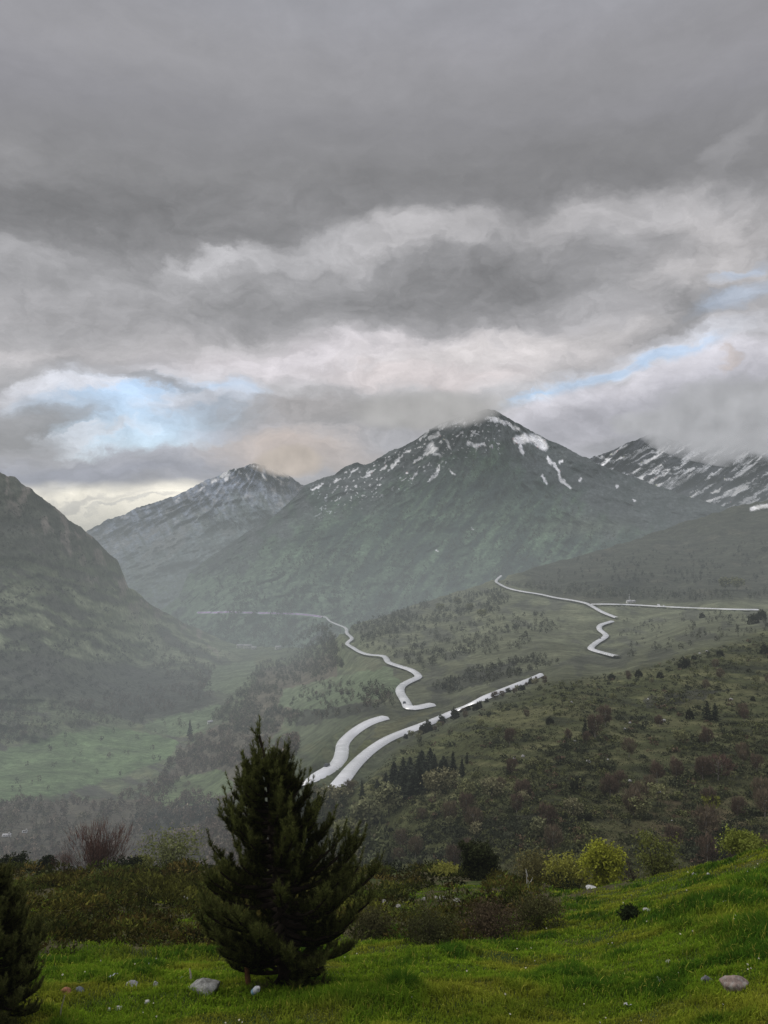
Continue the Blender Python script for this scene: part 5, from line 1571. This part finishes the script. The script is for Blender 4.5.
def proto_broadleaf(seed, col, bare=False, wide=0.32, bark=(0.10, 0.09, 0.08)):
    r = np.random.default_rng(seed)
    root = thing('birch_tree' if bare else 'broadleaf_tree', 'tree', 'tree')
    tb = Bag()
    V, Q = tube([(0, 0, -0.06), (0.015, 0.01, 0.35), (0, 0.02, 0.8)], [0.020, 0.015, 0.005], 6); tb.add(V, None, Q, bark)
    tips = []
    for k in range(15):
        z0 = r.uniform(0.18, 0.68); a = r.uniform(0, 6.28); l = wide * r.uniform(0.5, 1.0)
        e = np.array([l * math.cos(a), l * math.sin(a), z0 + r.uniform(0.12, 0.32)])
        e[2] = min(e[2], 0.96)
        V, Q = tube([(0.01, 0.01, z0), (e + np.array([0, 0, z0])) / 2 * np.array([0.9, 0.9, 1.0]), e], [0.008, 0.005, 0.002], 3); tb.add(V, None, Q, bark)
        tips += [e, e * np.array([0.6, 0.6, 1.0])]
    link('trunk', tb.mesh('trunk', True), M_BARK, root)
    tips = np.array(tips); n = 1100 if bare else 620
    d = unit(r.normal(size=(40, 3))); cen = np.concatenate([tips, d * np.array([wide, wide, 0.40]) * 0.82 + np.array([0, 0, 0.58])])
    C = cen[r.integers(0, len(cen), n)] + r.normal(size=(n, 3)) * 0.055
    C[:, 2] = np.clip(C[:, 2], 0.1, 1.0)
    if bare:
        V, T = leaf_tris(C, 0.12 * r.uniform(0.5, 1.3, n), unit(C - np.array([0, 0, 0.2])) + np.array([0, 0, 0.5]), 0.5, 0.20)
    else:
        V, T = leaf_tris(C, 0.085 * r.uniform(0.6, 1.4, n), None, 1.0, 0.8)
    sh = (0.55 + 0.5 * C[:, 2]) * r.uniform(0.75, 1.25, n)  # leaf colour shaded by height, as if lit from above
    link('crown', arr_mesh('crown', V, [T], np.repeat(np.array(col) * 1.45 * sh[:, None], 3, 0)), M_FAR, root)
    return root


def proto_juniper(seed):
    r = np.random.default_rng(seed)
    root = thing('juniper_bush', 'juniper', 'juniper')
    tb = Bag()
    for k in range(4):
        a = k * 1.6; V, Q = tube([(0, 0, -0.05), (0.15 * math.cos(a), 0.15 * math.sin(a), 0.35), (0.25 * math.cos(a), 0.25 * math.sin(a), 0.7)], [0.03, 0.02, 0.01], 4); tb.add(V, None, Q, (0.05, 0.04, 0.03))
    link('stem', tb.mesh('stem', True), M_BARK, root)
    n = 330; d = unit(r.normal(size=(n, 3))); d[:, 2] = np.abs(d[:, 2]) * 1.0
    C = d * np.array([0.42, 0.42, 0.92]) * r.uniform(0.7, 1.0, (n, 1)) * (1 + 0.25 * fbm(d * 1.8 + seed, 2, seed))[:, None]
    V, T = leaf_tris(C, 0.17 * r.uniform(0.6, 1.4, n), d + np.array([0, 0, 0.5]), 0.7, 0.6)
    cc = np.array([0.046, 0.050, 0.028]) * (0.5 + 0.7 * d[:, 2])[:, None] * r.uniform(0.7, 1.3, (n, 1))  # painted shading: sides of the cushion darker than its top
    link('crown', arr_mesh('crown', V, [T], np.repeat(cc, 3, 0)), M_FAR, root)
    return root


BIRCH_BARK = (0.26, 0.24, 0.21)
PROTO = {
 'conifer': [proto_conifer(s) for s in (1, 2, 3)],
 'bare': [proto_broadleaf(11, (0.110, 0.080, 0.058), True, 0.30, BIRCH_BARK), proto_broadleaf(12, (0.125, 0.098, 0.066), True, 0.34, BIRCH_BARK)],
 'red': [proto_broadleaf(13, (0.110, 0.072, 0.056), True, 0.42, BIRCH_BARK)],
 'pale': [proto_broadleaf(14, (0.150, 0.152, 0.070), False, 0.40), proto_broadleaf(15, (0.130, 0.132, 0.068), False, 0.34), proto_broadleaf(16, (0.155, 0.145, 0.080), False, 0.42)],
 'yellow': [proto_broadleaf(17, (0.165, 0.175, 0.030), False, 0.50)],
 'juniper': [proto_juniper(5), proto_juniper(6)],
}
used_first = set()


def plant(kind, px, py, hpx, label, group=None, wide=1.0, variant=None):
    p = see_mid(px, py)
    if p is None: return None
    H = hpx * p.y / F
    i = random.randrange(len(PROTO[kind])) if variant is None else variant
    src = PROTO[kind][i]
    sc_ = (H * wide, H * wide, H)
    loc = (p.x, p.y, p.z)
    if (kind, i) not in used_first:
        used_first.add((kind, i)); src.location = loc; src.scale = sc_; src.rotation_euler = (0, 0, random.uniform(0, 6.28)); src['label'] = label
        if group: src['group'] = group
        elif 'group' in src: del src['group']
        return src
    o = dup(src, loc, random.uniform(0, 6.28), sc_, label)
    if group: o['group'] = group
    elif 'group' in o: del o['group']
    return o


# the ones that stand out
plant('yellow', 711, 812, 19, 'small round yellow green tree alone on the brown patch of the right hillside', variant=0)
for x, y, h, lab in [(703, 781, 26, 'grey brown bare birch left of the reddish one on the right hillside'), (657, 783, 22, 'pale bare birch left of the grey brown clump on the right hillside'),
                     (595, 737, 24, 'brown bare birch beside the thin dark conifer on the upper hillside'), (605, 727, 22, 'bare birch just above another on the upper hillside'),
                     (610, 798, 24, 'brown bare birch left of the reddish tinted scree on the hillside'), (634, 818, 30, 'tall reddish bare birch in the middle of the lower hillside'),
                     (520, 800, 20, 'tawny bare birch right of the pale trees below the conifer stand'), (765, 818, 30, 'bare birch cut by the right picture edge on the hillside')]:
    plant('bare', x, y, h, lab, wide=1.1)
plant('red', 718, 781, 27, 'reddish bare birch with pale trunks in the middle of the right hillside', wide=1.25)
plant('conifer', 585, 737, 18, 'thin dark conifer left of the brown birch pair on the upper hillside')
plant('conifer', 190, 737, 17, 'dark pointed conifer standing alone in the valley meadow', wide=0.9)
plant('juniper', 690, 719, 11, 'round dark bush left of the two dark conifers on the upper hillside')
plant('conifer', 707, 721, 20, 'left one of two dark conifers close together on the upper hillside', wide=1.35)
plant('conifer', 715, 721, 18, 'right one of two dark conifers close together on the upper hillside', wide=1.35)
plant('juniper', 575, 793, 15, 'round dark bush at the left end of the tawny birches', wide=1.1)
plant('conifer', 453, 777, 26, 'tall dark conifer at the right end of the conifer stand')
plant('conifer', 462, 777, 19, 'shorter dark conifer just right of the conifer stand')
plant('conifer', 467, 764, 12, 'small dark conifer above and right of the conifer stand')
plant('conifer', 362, 800, 20, 'single dark conifer below the lower end of the near road')
for x, y, h, lab in [(435, 798, 28, 'pale leafy tree at the foot of the conifer stand'), (446, 792, 24, 'pale leafy tree touching the tall conifer at the end of the stand'), (467, 800, 20, 'yellowish round tree right of the conifer stand'),
                     (492, 800, 22, 'tawny leafy tree right of the yellowish round tree'), (389, 816, 34, 'large pale leafy tree below the conifer stand'), (367, 836, 38, 'large pale leafy tree on the left flank of the hillside'),
                     (349, 852, 34, 'pale leafy tree just right of the tall pine crown'), (357, 872, 26, 'small pale tree low beside the tall pine'), (377, 884, 22, 'small rounded pale tree low near the heath skyline')]:
    plant('pale', x, y, h, lab, wide=1.15)
plant('juniper', 702, 618, 6, 'lone dark bush below the straight upper road', wide=1.2)
for x, y, h, lab in [(330, 812, 26, 'pale leafy tree below the cut end of the near road'), (342, 806, 20, 'small pale tree just under the cut end of the near road')]:
    plant('pale', x, y, h, lab, wide=1.2)
for x, y, h in [(346, 797, 9), (334, 800, 9), (352, 790, 8), (417, 736, 6), (425, 733, 8), (430, 731, 7), (436, 728, 9), (470, 711, 5), (512, 692, 5), (398, 744, 7), (409, 738, 7), (413, 737, 8), (421, 734, 7), (428, 731, 8), (433, 729, 7), (440, 726, 7), (462, 713, 5), (475, 707, 6), (489, 701, 5), (497, 697.5, 6), (503, 695, 5), (510, 692, 6), (516, 689.5, 5), (522, 687, 6), (528, 684.5, 5), (534, 682, 6), (539, 679.5, 6)]:
    if random.random() < 0.95: plant(random.choice(['juniper', 'pale', 'bare']), x + random.uniform(-3, 3), y + random.uniform(-0.5, 3.5), h * random.uniform(0.6, 1.5), 'bush along the near edge of the lower road', 'bushes along the lower road edge', random.uniform(0.9, 1.7))
GC = 'dark conifers of the stand above the near road'
for x, y, h in [(386, 788, 22), (392, 792, 27), (398, 795, 30), (404, 798, 33), (411, 796, 34), (418, 794, 34), (424, 792, 32), (430, 790, 30), (437, 786, 28), (443, 780, 26), (396, 780, 26), (404, 776, 26), (412, 774, 27), (420, 770, 26), (428, 768, 25), (436, 768, 24), (408, 786, 28), (416, 784, 28), (425, 781, 28), (433, 779, 26), (378, 792, 16), (441, 770, 22), (446, 776, 20)]:
    plant('conifer', x + random.uniform(-2.5, 2.5), y + random.uniform(-2, 3), h * random.uniform(0.6, 0.95), 'dark conifer of the dense stand above the near road', GC, random.uniform(1.6, 2.4))
for x, y, h in [(442, 724, 10), (455, 719, 12), (479, 709, 9), (531, 684, 7)]:
    plant('juniper', x, y, h, 'dark bush along the near edge of the lower road', 'bushes along the lower road edge')
for x, y, h in [(685, 668, 15), (720, 656, 9), (765, 654, 13), (753, 624, 14), (761, 620, 14), (639, 677, 10), (660, 678, 9), (612, 680, 9), (550, 724, 10), (694, 660, 7)]:
    plant('juniper', x, y, h * 0.8, 'dark tree along the upper rim of the right hillside', 'dark trees along the hillside rim', 1.25)
for x, y in [(725, 590), (737, 590), (470, 612), (458, 606), (482, 618), (440, 612)]:
    plant('pale', x, y, 13 if x > 700 else 9, 'pale rounded tree on the far slope behind the upper road', 'pale trees behind the upper road', 1.3)
# the rest, alike
n_ = 0
while n_ < 95:
    x, y = random.uniform(330, 790), random.uniform(660, 872)
    if not inpoly(np.array([x]), np.array([y]), HILL_POLY)[0] or (380 < x < 470 and 740 < y < 800): continue
    p = see_mid(x, y)
    if p is None or ROAD_KD.find((p.x, p.y, 0))[2] < 12: continue
    h = random.uniform(3.2, 5.5) * F / p.y
    t = random.random()
    if t < 0.50: plant('bare', x, y, h, 'leafless brown birch scattered on the right hillside', 'birches scattered over the right hillside', 1.0)
    elif t < 0.82: plant('pale', x, y, h * 0.8, 'pale leafy tree scattered on the right hillside', 'pale trees scattered over the right hillside', 1.1)
    else: plant('juniper', x, y, h * 0.45, 'dark juniper scattered on the right hillside', 'junipers scattered over the right hillside', 1.25)
    n_ += 1
for kind in PROTO:                                            # every pattern tree stands somewhere
    for i, o in enumerate(PROTO[kind]):
        if (kind, i) not in used_first:
            plant(kind, random.uniform(420, 760), random.uniform(720, 850), 14, 'tree scattered on the right hillside', None, variant=i)

# ---- boulders on the hillside
HR = 'pale boulders in the hillside scrub'
for k, (x, y, w) in enumerate([(514, 760, 5), (523, 757, 4), (588, 763, 6), (608, 761, 4), (625, 730, 4), (630, 724, 4), (664, 722, 5), (575, 742, 4), (571, 703, 4), (630, 782, 5), (660, 793, 5), (672, 822, 4), (731, 700, 4), (700, 654, 3), (707, 652, 3), (648, 700, 3)]):
    p = see_mid(x, y)
    s = w * 0.5 * p.y / F
    me_ = rock_mesh('boulder', s, s * 0.8, s * 0.75, (0.42, 0.41, 0.40), 60 + k, None, 0.35, 2)
    tag(link('boulder', me_, M_STONE, loc=(p.x, p.y, p.z + s * 0.45)), 'pale boulder showing in the scrub of the right hillside', 'boulder', HR)


# ---- houses
M_WALL = attr_mat('whitewash', ((0.6, 0.10), (4.0, 0.08)), rough=0.9)
M_ROOF = attr_mat('slate_roof', ((1.5, 0.25),), rough=0.7)
M_GLASS = attr_mat('dark_glass', ((0.2, 0.05),), rough=0.15, spec=0.5)


def box(x0, x1, y0, y1, z0, z1):
    V = [(x, y, z) for x in (x0, x1) for y in (y0, y1) for z in (z0, z1)]
    return V, [(0, 1, 3, 2), (4, 6, 7, 5), (0, 4, 5, 1), (2, 3, 7, 6), (0, 2, 6, 4), (1, 5, 7, 3)]


def part_box(name, b, col, mat, root, bevel=0.0):
    V, Q = box(*b)
    o = link(name, arr_mesh(name, np.array(V), [np.array(Q)], np.tile(col, (8, 1))), mat, root)
    if bevel:
        m = o.modifiers.new('bevel', 'BEVEL'); m.width = bevel; m.segments = 2
    return o


def house(label, px, py, w, d, h, rz, group=None, wall=(0.86, 0.86, 0.84), roof=(0.52, 0.52, 0.53), name='house', cat='house'):
    p = see_mid(px, py)
    root = thing(name, label, cat, (p.x, p.y, p.z - 0.3), rz, group)
    V = np.array([(-w / 2, -d / 2, -1.5), (w / 2, -d / 2, -1.5), (w / 2, d / 2, -1.5), (-w / 2, d / 2, -1.5), (-w / 2, -d / 2, h), (w / 2, -d / 2, h), (w / 2, d / 2, h), (-w / 2, d / 2, h), (-w / 2, 0, h + d * 0.33), (w / 2, 0, h + d * 0.33)])
    link('wall', arr_mesh('wall', V, [np.array([(0, 1, 5, 4), (2, 3, 7, 6), (1, 2, 6, 5), (3, 0, 4, 7)]), np.array([(4, 8, 7), (5, 6, 9)])], np.tile(wall, (10, 1))), M_WALL, root)
    e = 0.5; t = 0.25
    R = []
    for s in (-1, 1):
        R += [(-w / 2 - e, s * (d / 2 + e), h - e * 0.66), (w / 2 + e, s * (d / 2 + e), h - e * 0.66)]
    R += [(-w / 2 - e, 0, h + d * 0.33 + 0.06), (w / 2 + e, 0, h + d * 0.33 + 0.06)]
    R = np.array(R); R2 = R + np.array([0, 0, t])
    V = np.concatenate([R, R2])
    Q = np.array([(0, 4, 5, 1), (2, 3, 5, 4), (6, 7, 11, 10), (8, 10, 11, 9), (0, 1, 7, 6), (2, 8, 9, 3), (0, 6, 10, 4), (4, 10, 8, 2), (1, 5, 11, 7), (5, 3, 9, 11)])
    ro = link('roof', arr_mesh('roof', V, [Q], np.tile(roof, (12, 1))), M_ROOF, root)
    part_box('chimney', (w * 0.22, w * 0.22 + 0.8, -0.4, 0.4, h + 0.5, h + d * 0.33 + 1.1), (0.5, 0.48, 0.45), M_WALL, ro)
    part_box('door', (-0.5, 0.5, -d / 2 - 0.05, -d / 2 - 0.003, 0, 2.1), (0.14, 0.08, 0.05), M_WALL, root)
    for sx_ in (-0.3, 0.3):
        for z in ([1.0, 3.6] if h > 4.5 else [1.0]):
            part_box('window', (sx_ * w - 0.5, sx_ * w + 0.5, -d / 2 - 0.05, -d / 2 - 0.003, z, z + 1.2), (0.04, 0.045, 0.05), M_GLASS, root)
    return root


house('white village house at the left of the hamlet where the valley bends', 240, 648, 20, 12, 8, 0.3)
house('wide white house in the middle of the hamlet where the valley bends', 248, 648.5, 24, 13, 8.5, -0.15)
house('lower white house at the right of the hamlet where the valley bends', 254, 649.5, 14, 11, 6, 0.1)
house('single pale house right of the hamlet in the valley', 278, 649.5, 15, 11, 7, 0.4)
house('small white hut alone in the valley meadow', 210, 723, 7, 4, 2.4, 0.5)
house('white farm shed among the brown woods at the left picture edge', 7, 837, 4.5, 2.4, 1.5, 0.1)
house('smaller white farm shed right of another in the brown woods', 25, 833, 2.4, 1.8, 1.2, 0.2)
hr = house('small white hut below a mast beside the upper road', 629, 603, 8, 5, 3.2, 0.1)
house('small white annex right of the hut with the mast', 633.5, 602.5, 5, 4, 2.6, 0.1)

# lattice mast behind the hut
p = see_mid(630.5, 603)
mroot = thing('radio_mast', 'thin pale mast standing behind the small white hut by the upper road', 'mast', (p.x, p.y + 6, p.z - 0.5))
bag = Bag(); Hm = 14.0
for sx_, sy_ in ((-1, -1), (1, -1), (1, 1), (-1, 1)):
    V, Q = tube([(sx_ * 0.7, sy_ * 0.7, 0), (sx_ * 0.25, sy_ * 0.25, Hm)], [0.12, 0.10], 5); bag.add(V, None, Q, (0.6, 0.6, 0.6))
for k in range(7):
    z0, z1 = k * 2, k * 2 + 2; r0, r1 = 0.7 - 0.45 * z0 / Hm, 0.7 - 0.45 * z1 / Hm
    for a, b in (((-1, -1), (1, -1)), ((1, -1), (1, 1)), ((1, 1), (-1, 1)), ((-1, 1), (-1, -1))):
        V, Q = tube([(a[0] * r0, a[1] * r0, z0), (b[0] * r1, b[1] * r1, z1)], [0.07, 0.07], 4); bag.add(V, None, Q, (0.6, 0.6, 0.6))
link('lattice', bag.mesh('lattice'), M_PLASTIC, mroot)
V, Q = tube([(0, 0, Hm), (0, 0, Hm + 3.0)], [0.08, 0.04], 6); link('antenna', arr_mesh('antenna', V, [Q], np.tile((0.6, 0.6, 0.6), (len(V), 1))), M_PLASTIC, mroot)


# ---- cars
def car(label, px, py, col, group=None, van=False, off=1.8):
    d = Vector(((px - CX) / F, 1, -(py - HY) / F)); best = None
    for W, w in ROAD_XYZ:
        v = np.stack([CX + F * W[:, 0] / W[:, 1], HY - F * W[:, 2] / W[:, 1]], -1)
        e = np.hypot(v[:, 0] - px, v[:, 1] - py); i = int(np.argmin(e))
        if best is None or e[i] < best[0]: best = (e[i], W, i)
    _, W, i = best
    t = W[min(i + 1, len(W) - 1)] - W[max(i - 1, 0)]; t /= np.linalg.norm(t)
    nn2 = np.array([-t[1], t[0]]) / math.hypot(t[0], t[1])
    root = thing('parked_van' if van else 'car', label, 'van' if van else 'car', (W[i][0] + nn2[0] * off, W[i][1] + nn2[1] * off, W[i][2] + 0.14), math.atan2(t[1], t[0]), group)
    if van: sec = [(-2.6, 0.35), (-2.6, 2.3), (-2.45, 2.5), (1.35, 2.5), (1.9, 1.55), (2.6, 1.3), (2.7, 0.9), (2.7, 0.35)]
    else: sec = [(-2.1, 0.32), (-2.15, 0.8), (-2.0, 1.0), (-1.6, 1.05), (-1.0, 1.45), (0.3, 1.47), (1.0, 1.02), (1.9, 0.88), (2.1, 0.7), (2.12, 0.32)]
    n = len(sec); w = 0.95 if van else 0.87
    V = np.array([(x, s * w * (0.86 if z > 1.2 else 1.0), z) for s in (-1, 1) for x, z in sec])
    Q = [(k, (k + 1) % n, n + (k + 1) % n, n + k) for k in range(n)]
    me = bpy.data.meshes.new('body'); me.from_pydata([tuple(v) for v in V], [], [tuple(range(n))[::-1], tuple(range(n, 2 * n))] + Q); me.update()
    c = me.color_attributes.new('Col', 'FLOAT_COLOR', 'POINT'); c.data.foreach_set('color', np.tile((*col, 1), len(V)).astype(np.float32))
    b = link('body', me, M_PLASTIC, root); m = b.modifiers.new('bevel', 'BEVEL'); m.width = 0.08; m.segments = 2
    if van: gl = [((1.30, 2.35), (1.9, 1.62)), ]
    else: gl = [((0.34, 1.42), (0.95, 1.08)), ((-1.03, 1.40), (-1.52, 1.10))]
    for (xa, za), (xb, zb) in gl:
        s_ = 0.05 if xb > xa else -0.05
        link('windscreen', arr_mesh('windscreen', [(xa + s_, -0.68, za), (xa + s_, 0.68, za), (xb + s_, 0.74, zb), (xb + s_, -0.74, zb)], [np.array([(0, 1, 2, 3)])], np.tile((0.03, 0.035, 0.04), (4, 1))), M_GLASS, root)
    for x in (-1.35, 1.35):
        for s in (-1, 1):
            V, Q = tube([(x, s * (w - 0.2), 0.32), (x, s * (w + 0.02), 0.32)], [0.32, 0.32], 14)
            V = np.concatenate([V, [(x, s * (w - 0.2), 0.32), (x, s * (w + 0.02), 0.32)]]); T = [(k, (k + 1) % 14, 28) for k in range(14)] + [(14 + k, 14 + (k + 1) % 14, 29) for k in range(14)]
            link('wheel', arr_mesh('wheel', V, [Q, np.array(T)], np.tile((0.02, 0.02, 0.02), (len(V), 1))), M_PLASTIC, root)
    return root


car('dark car at the bend above the wide hairpin of the valley road', 406.5, 704, (0.04, 0.045, 0.06))
car('dark car on the switchback of the upper road', 602.5, 640.5, (0.05, 0.04, 0.04))
car('dark car on the nearest stretch of the lower road', 332, 768, (0.05, 0.055, 0.06))
car('white van parked on the lay-by of the straight upper road', 658, 606, (0.75, 0.75, 0.75), None, True, 3.0)
car('pale car parked beside the white van on the straight upper road', 662, 606, (0.7, 0.7, 0.7), None, False, 3.0)


# ---- cloud clinging to the summits
def cloud(px, py, Y, rx, ry, rz, dens, colr, seed, label):
    import bmesh
    bm = bmesh.new(); bmesh.ops.create_icosphere(bm, subdivisions=3, radius=1.0)
    me = bpy.data.meshes.new('cloud'); bm.to_mesh(me); bm.free()
    m, nt = new_mat('summit_cloud'); L = nt.links
    out = N(nt, 'ShaderNodeOutputMaterial'); tc_ = N(nt, 'ShaderNodeTexCoord'); ge = N(nt, 'ShaderNodeNewGeometry')
    nz = N(nt, 'ShaderNodeTexNoise', inp={'Scale': 0.0022, 'Detail': 5.0, 'Roughness': 0.6}); L.new(ge.outputs['Position'], nz.inputs['Vector'])
    ln = N(nt, 'ShaderNodeVectorMath', operation='LENGTH'); L.new(tc_.outputs['Object'], ln.inputs[0])
    a = N(nt, 'ShaderNodeMath', operation='MULTIPLY_ADD'); L.new(nz.outputs['Fac'], a.inputs[0]); a.inputs[1].default_value = 1.7; a.inputs[2].default_value = 0.02
    s = N(nt, 'ShaderNodeMath', operation='SUBTRACT'); L.new(a.outputs[0], s.inputs[0]); L.new(ln.outputs['Value'], s.inputs[1])
    r = N(nt, 'ShaderNodeMapRange', inp={'From Min': 0.0, 'From Max': 0.5, 'To Min': 0.0, 'To Max': dens}); L.new(s.outputs[0], r.inputs['Value'])
    ab = N(nt, 'ShaderNodeVolumeAbsorption'); ab.inputs['Color'].default_value = (0, 0, 0, 1); L.new(r.outputs['Result'], ab.inputs['Density'])
    em = N(nt, 'ShaderNodeEmission'); em.inputs['Color'].default_value = (*colr, 1)  # cloud glows in place of scattered daylight, brightness mottled by noise
    n2 = N(nt, 'ShaderNodeTexNoise', inp={'Scale': 0.0042, 'Detail': 4.0, 'Roughness': 0.6}); L.new(ge.outputs['Position'], n2.inputs['Vector'])
    lit = N(nt, 'ShaderNodeMapRange', inp={'From Min': 0.3, 'From Max': 0.7, 'To Min': 0.72, 'To Max': 1.35}); L.new(n2.outputs['Fac'], lit.inputs['Value'])
    st = N(nt, 'ShaderNodeMath', operation='MULTIPLY'); L.new(r.outputs['Result'], st.inputs[0]); L.new(lit.outputs['Result'], st.inputs[1]); L.new(st.outputs[0], em.inputs['Strength'])
    ad = N(nt, 'ShaderNodeAddShader'); L.new(ab.outputs[0], ad.inputs[0]); L.new(em.outputs[0], ad.inputs[1]); L.new(ad.outputs[0], out.inputs['Volume'])
    c = pt(px, py, Y)
    o = link('cloud', me, m, loc=tuple(c)); o.scale = (rx, ry, rz)
    return tag(o, label, 'cloud', kind='stuff')


cloud(778, 419, 7000, 1350, 750, 470, 0.012, srgb(182, 182, 186), 1, 'grey cloud resting on the snowy range at the right')
cloud(660, 424, 7800, 560, 600, 170, 0.008, srgb(184, 184, 188), 2, 'small cloud shred on the dark top of the snowy range')
cloud(428, 410, 5250, 660, 520, 155, 0.010, srgb(182, 180, 179), 3, 'low cloud trailing over the left shoulder of the central summit')
cloud(292, 460, 8700, 520, 600, 210, 0.008, srgb(212, 198, 186), 4, 'warm lit cloud behind the far summit')
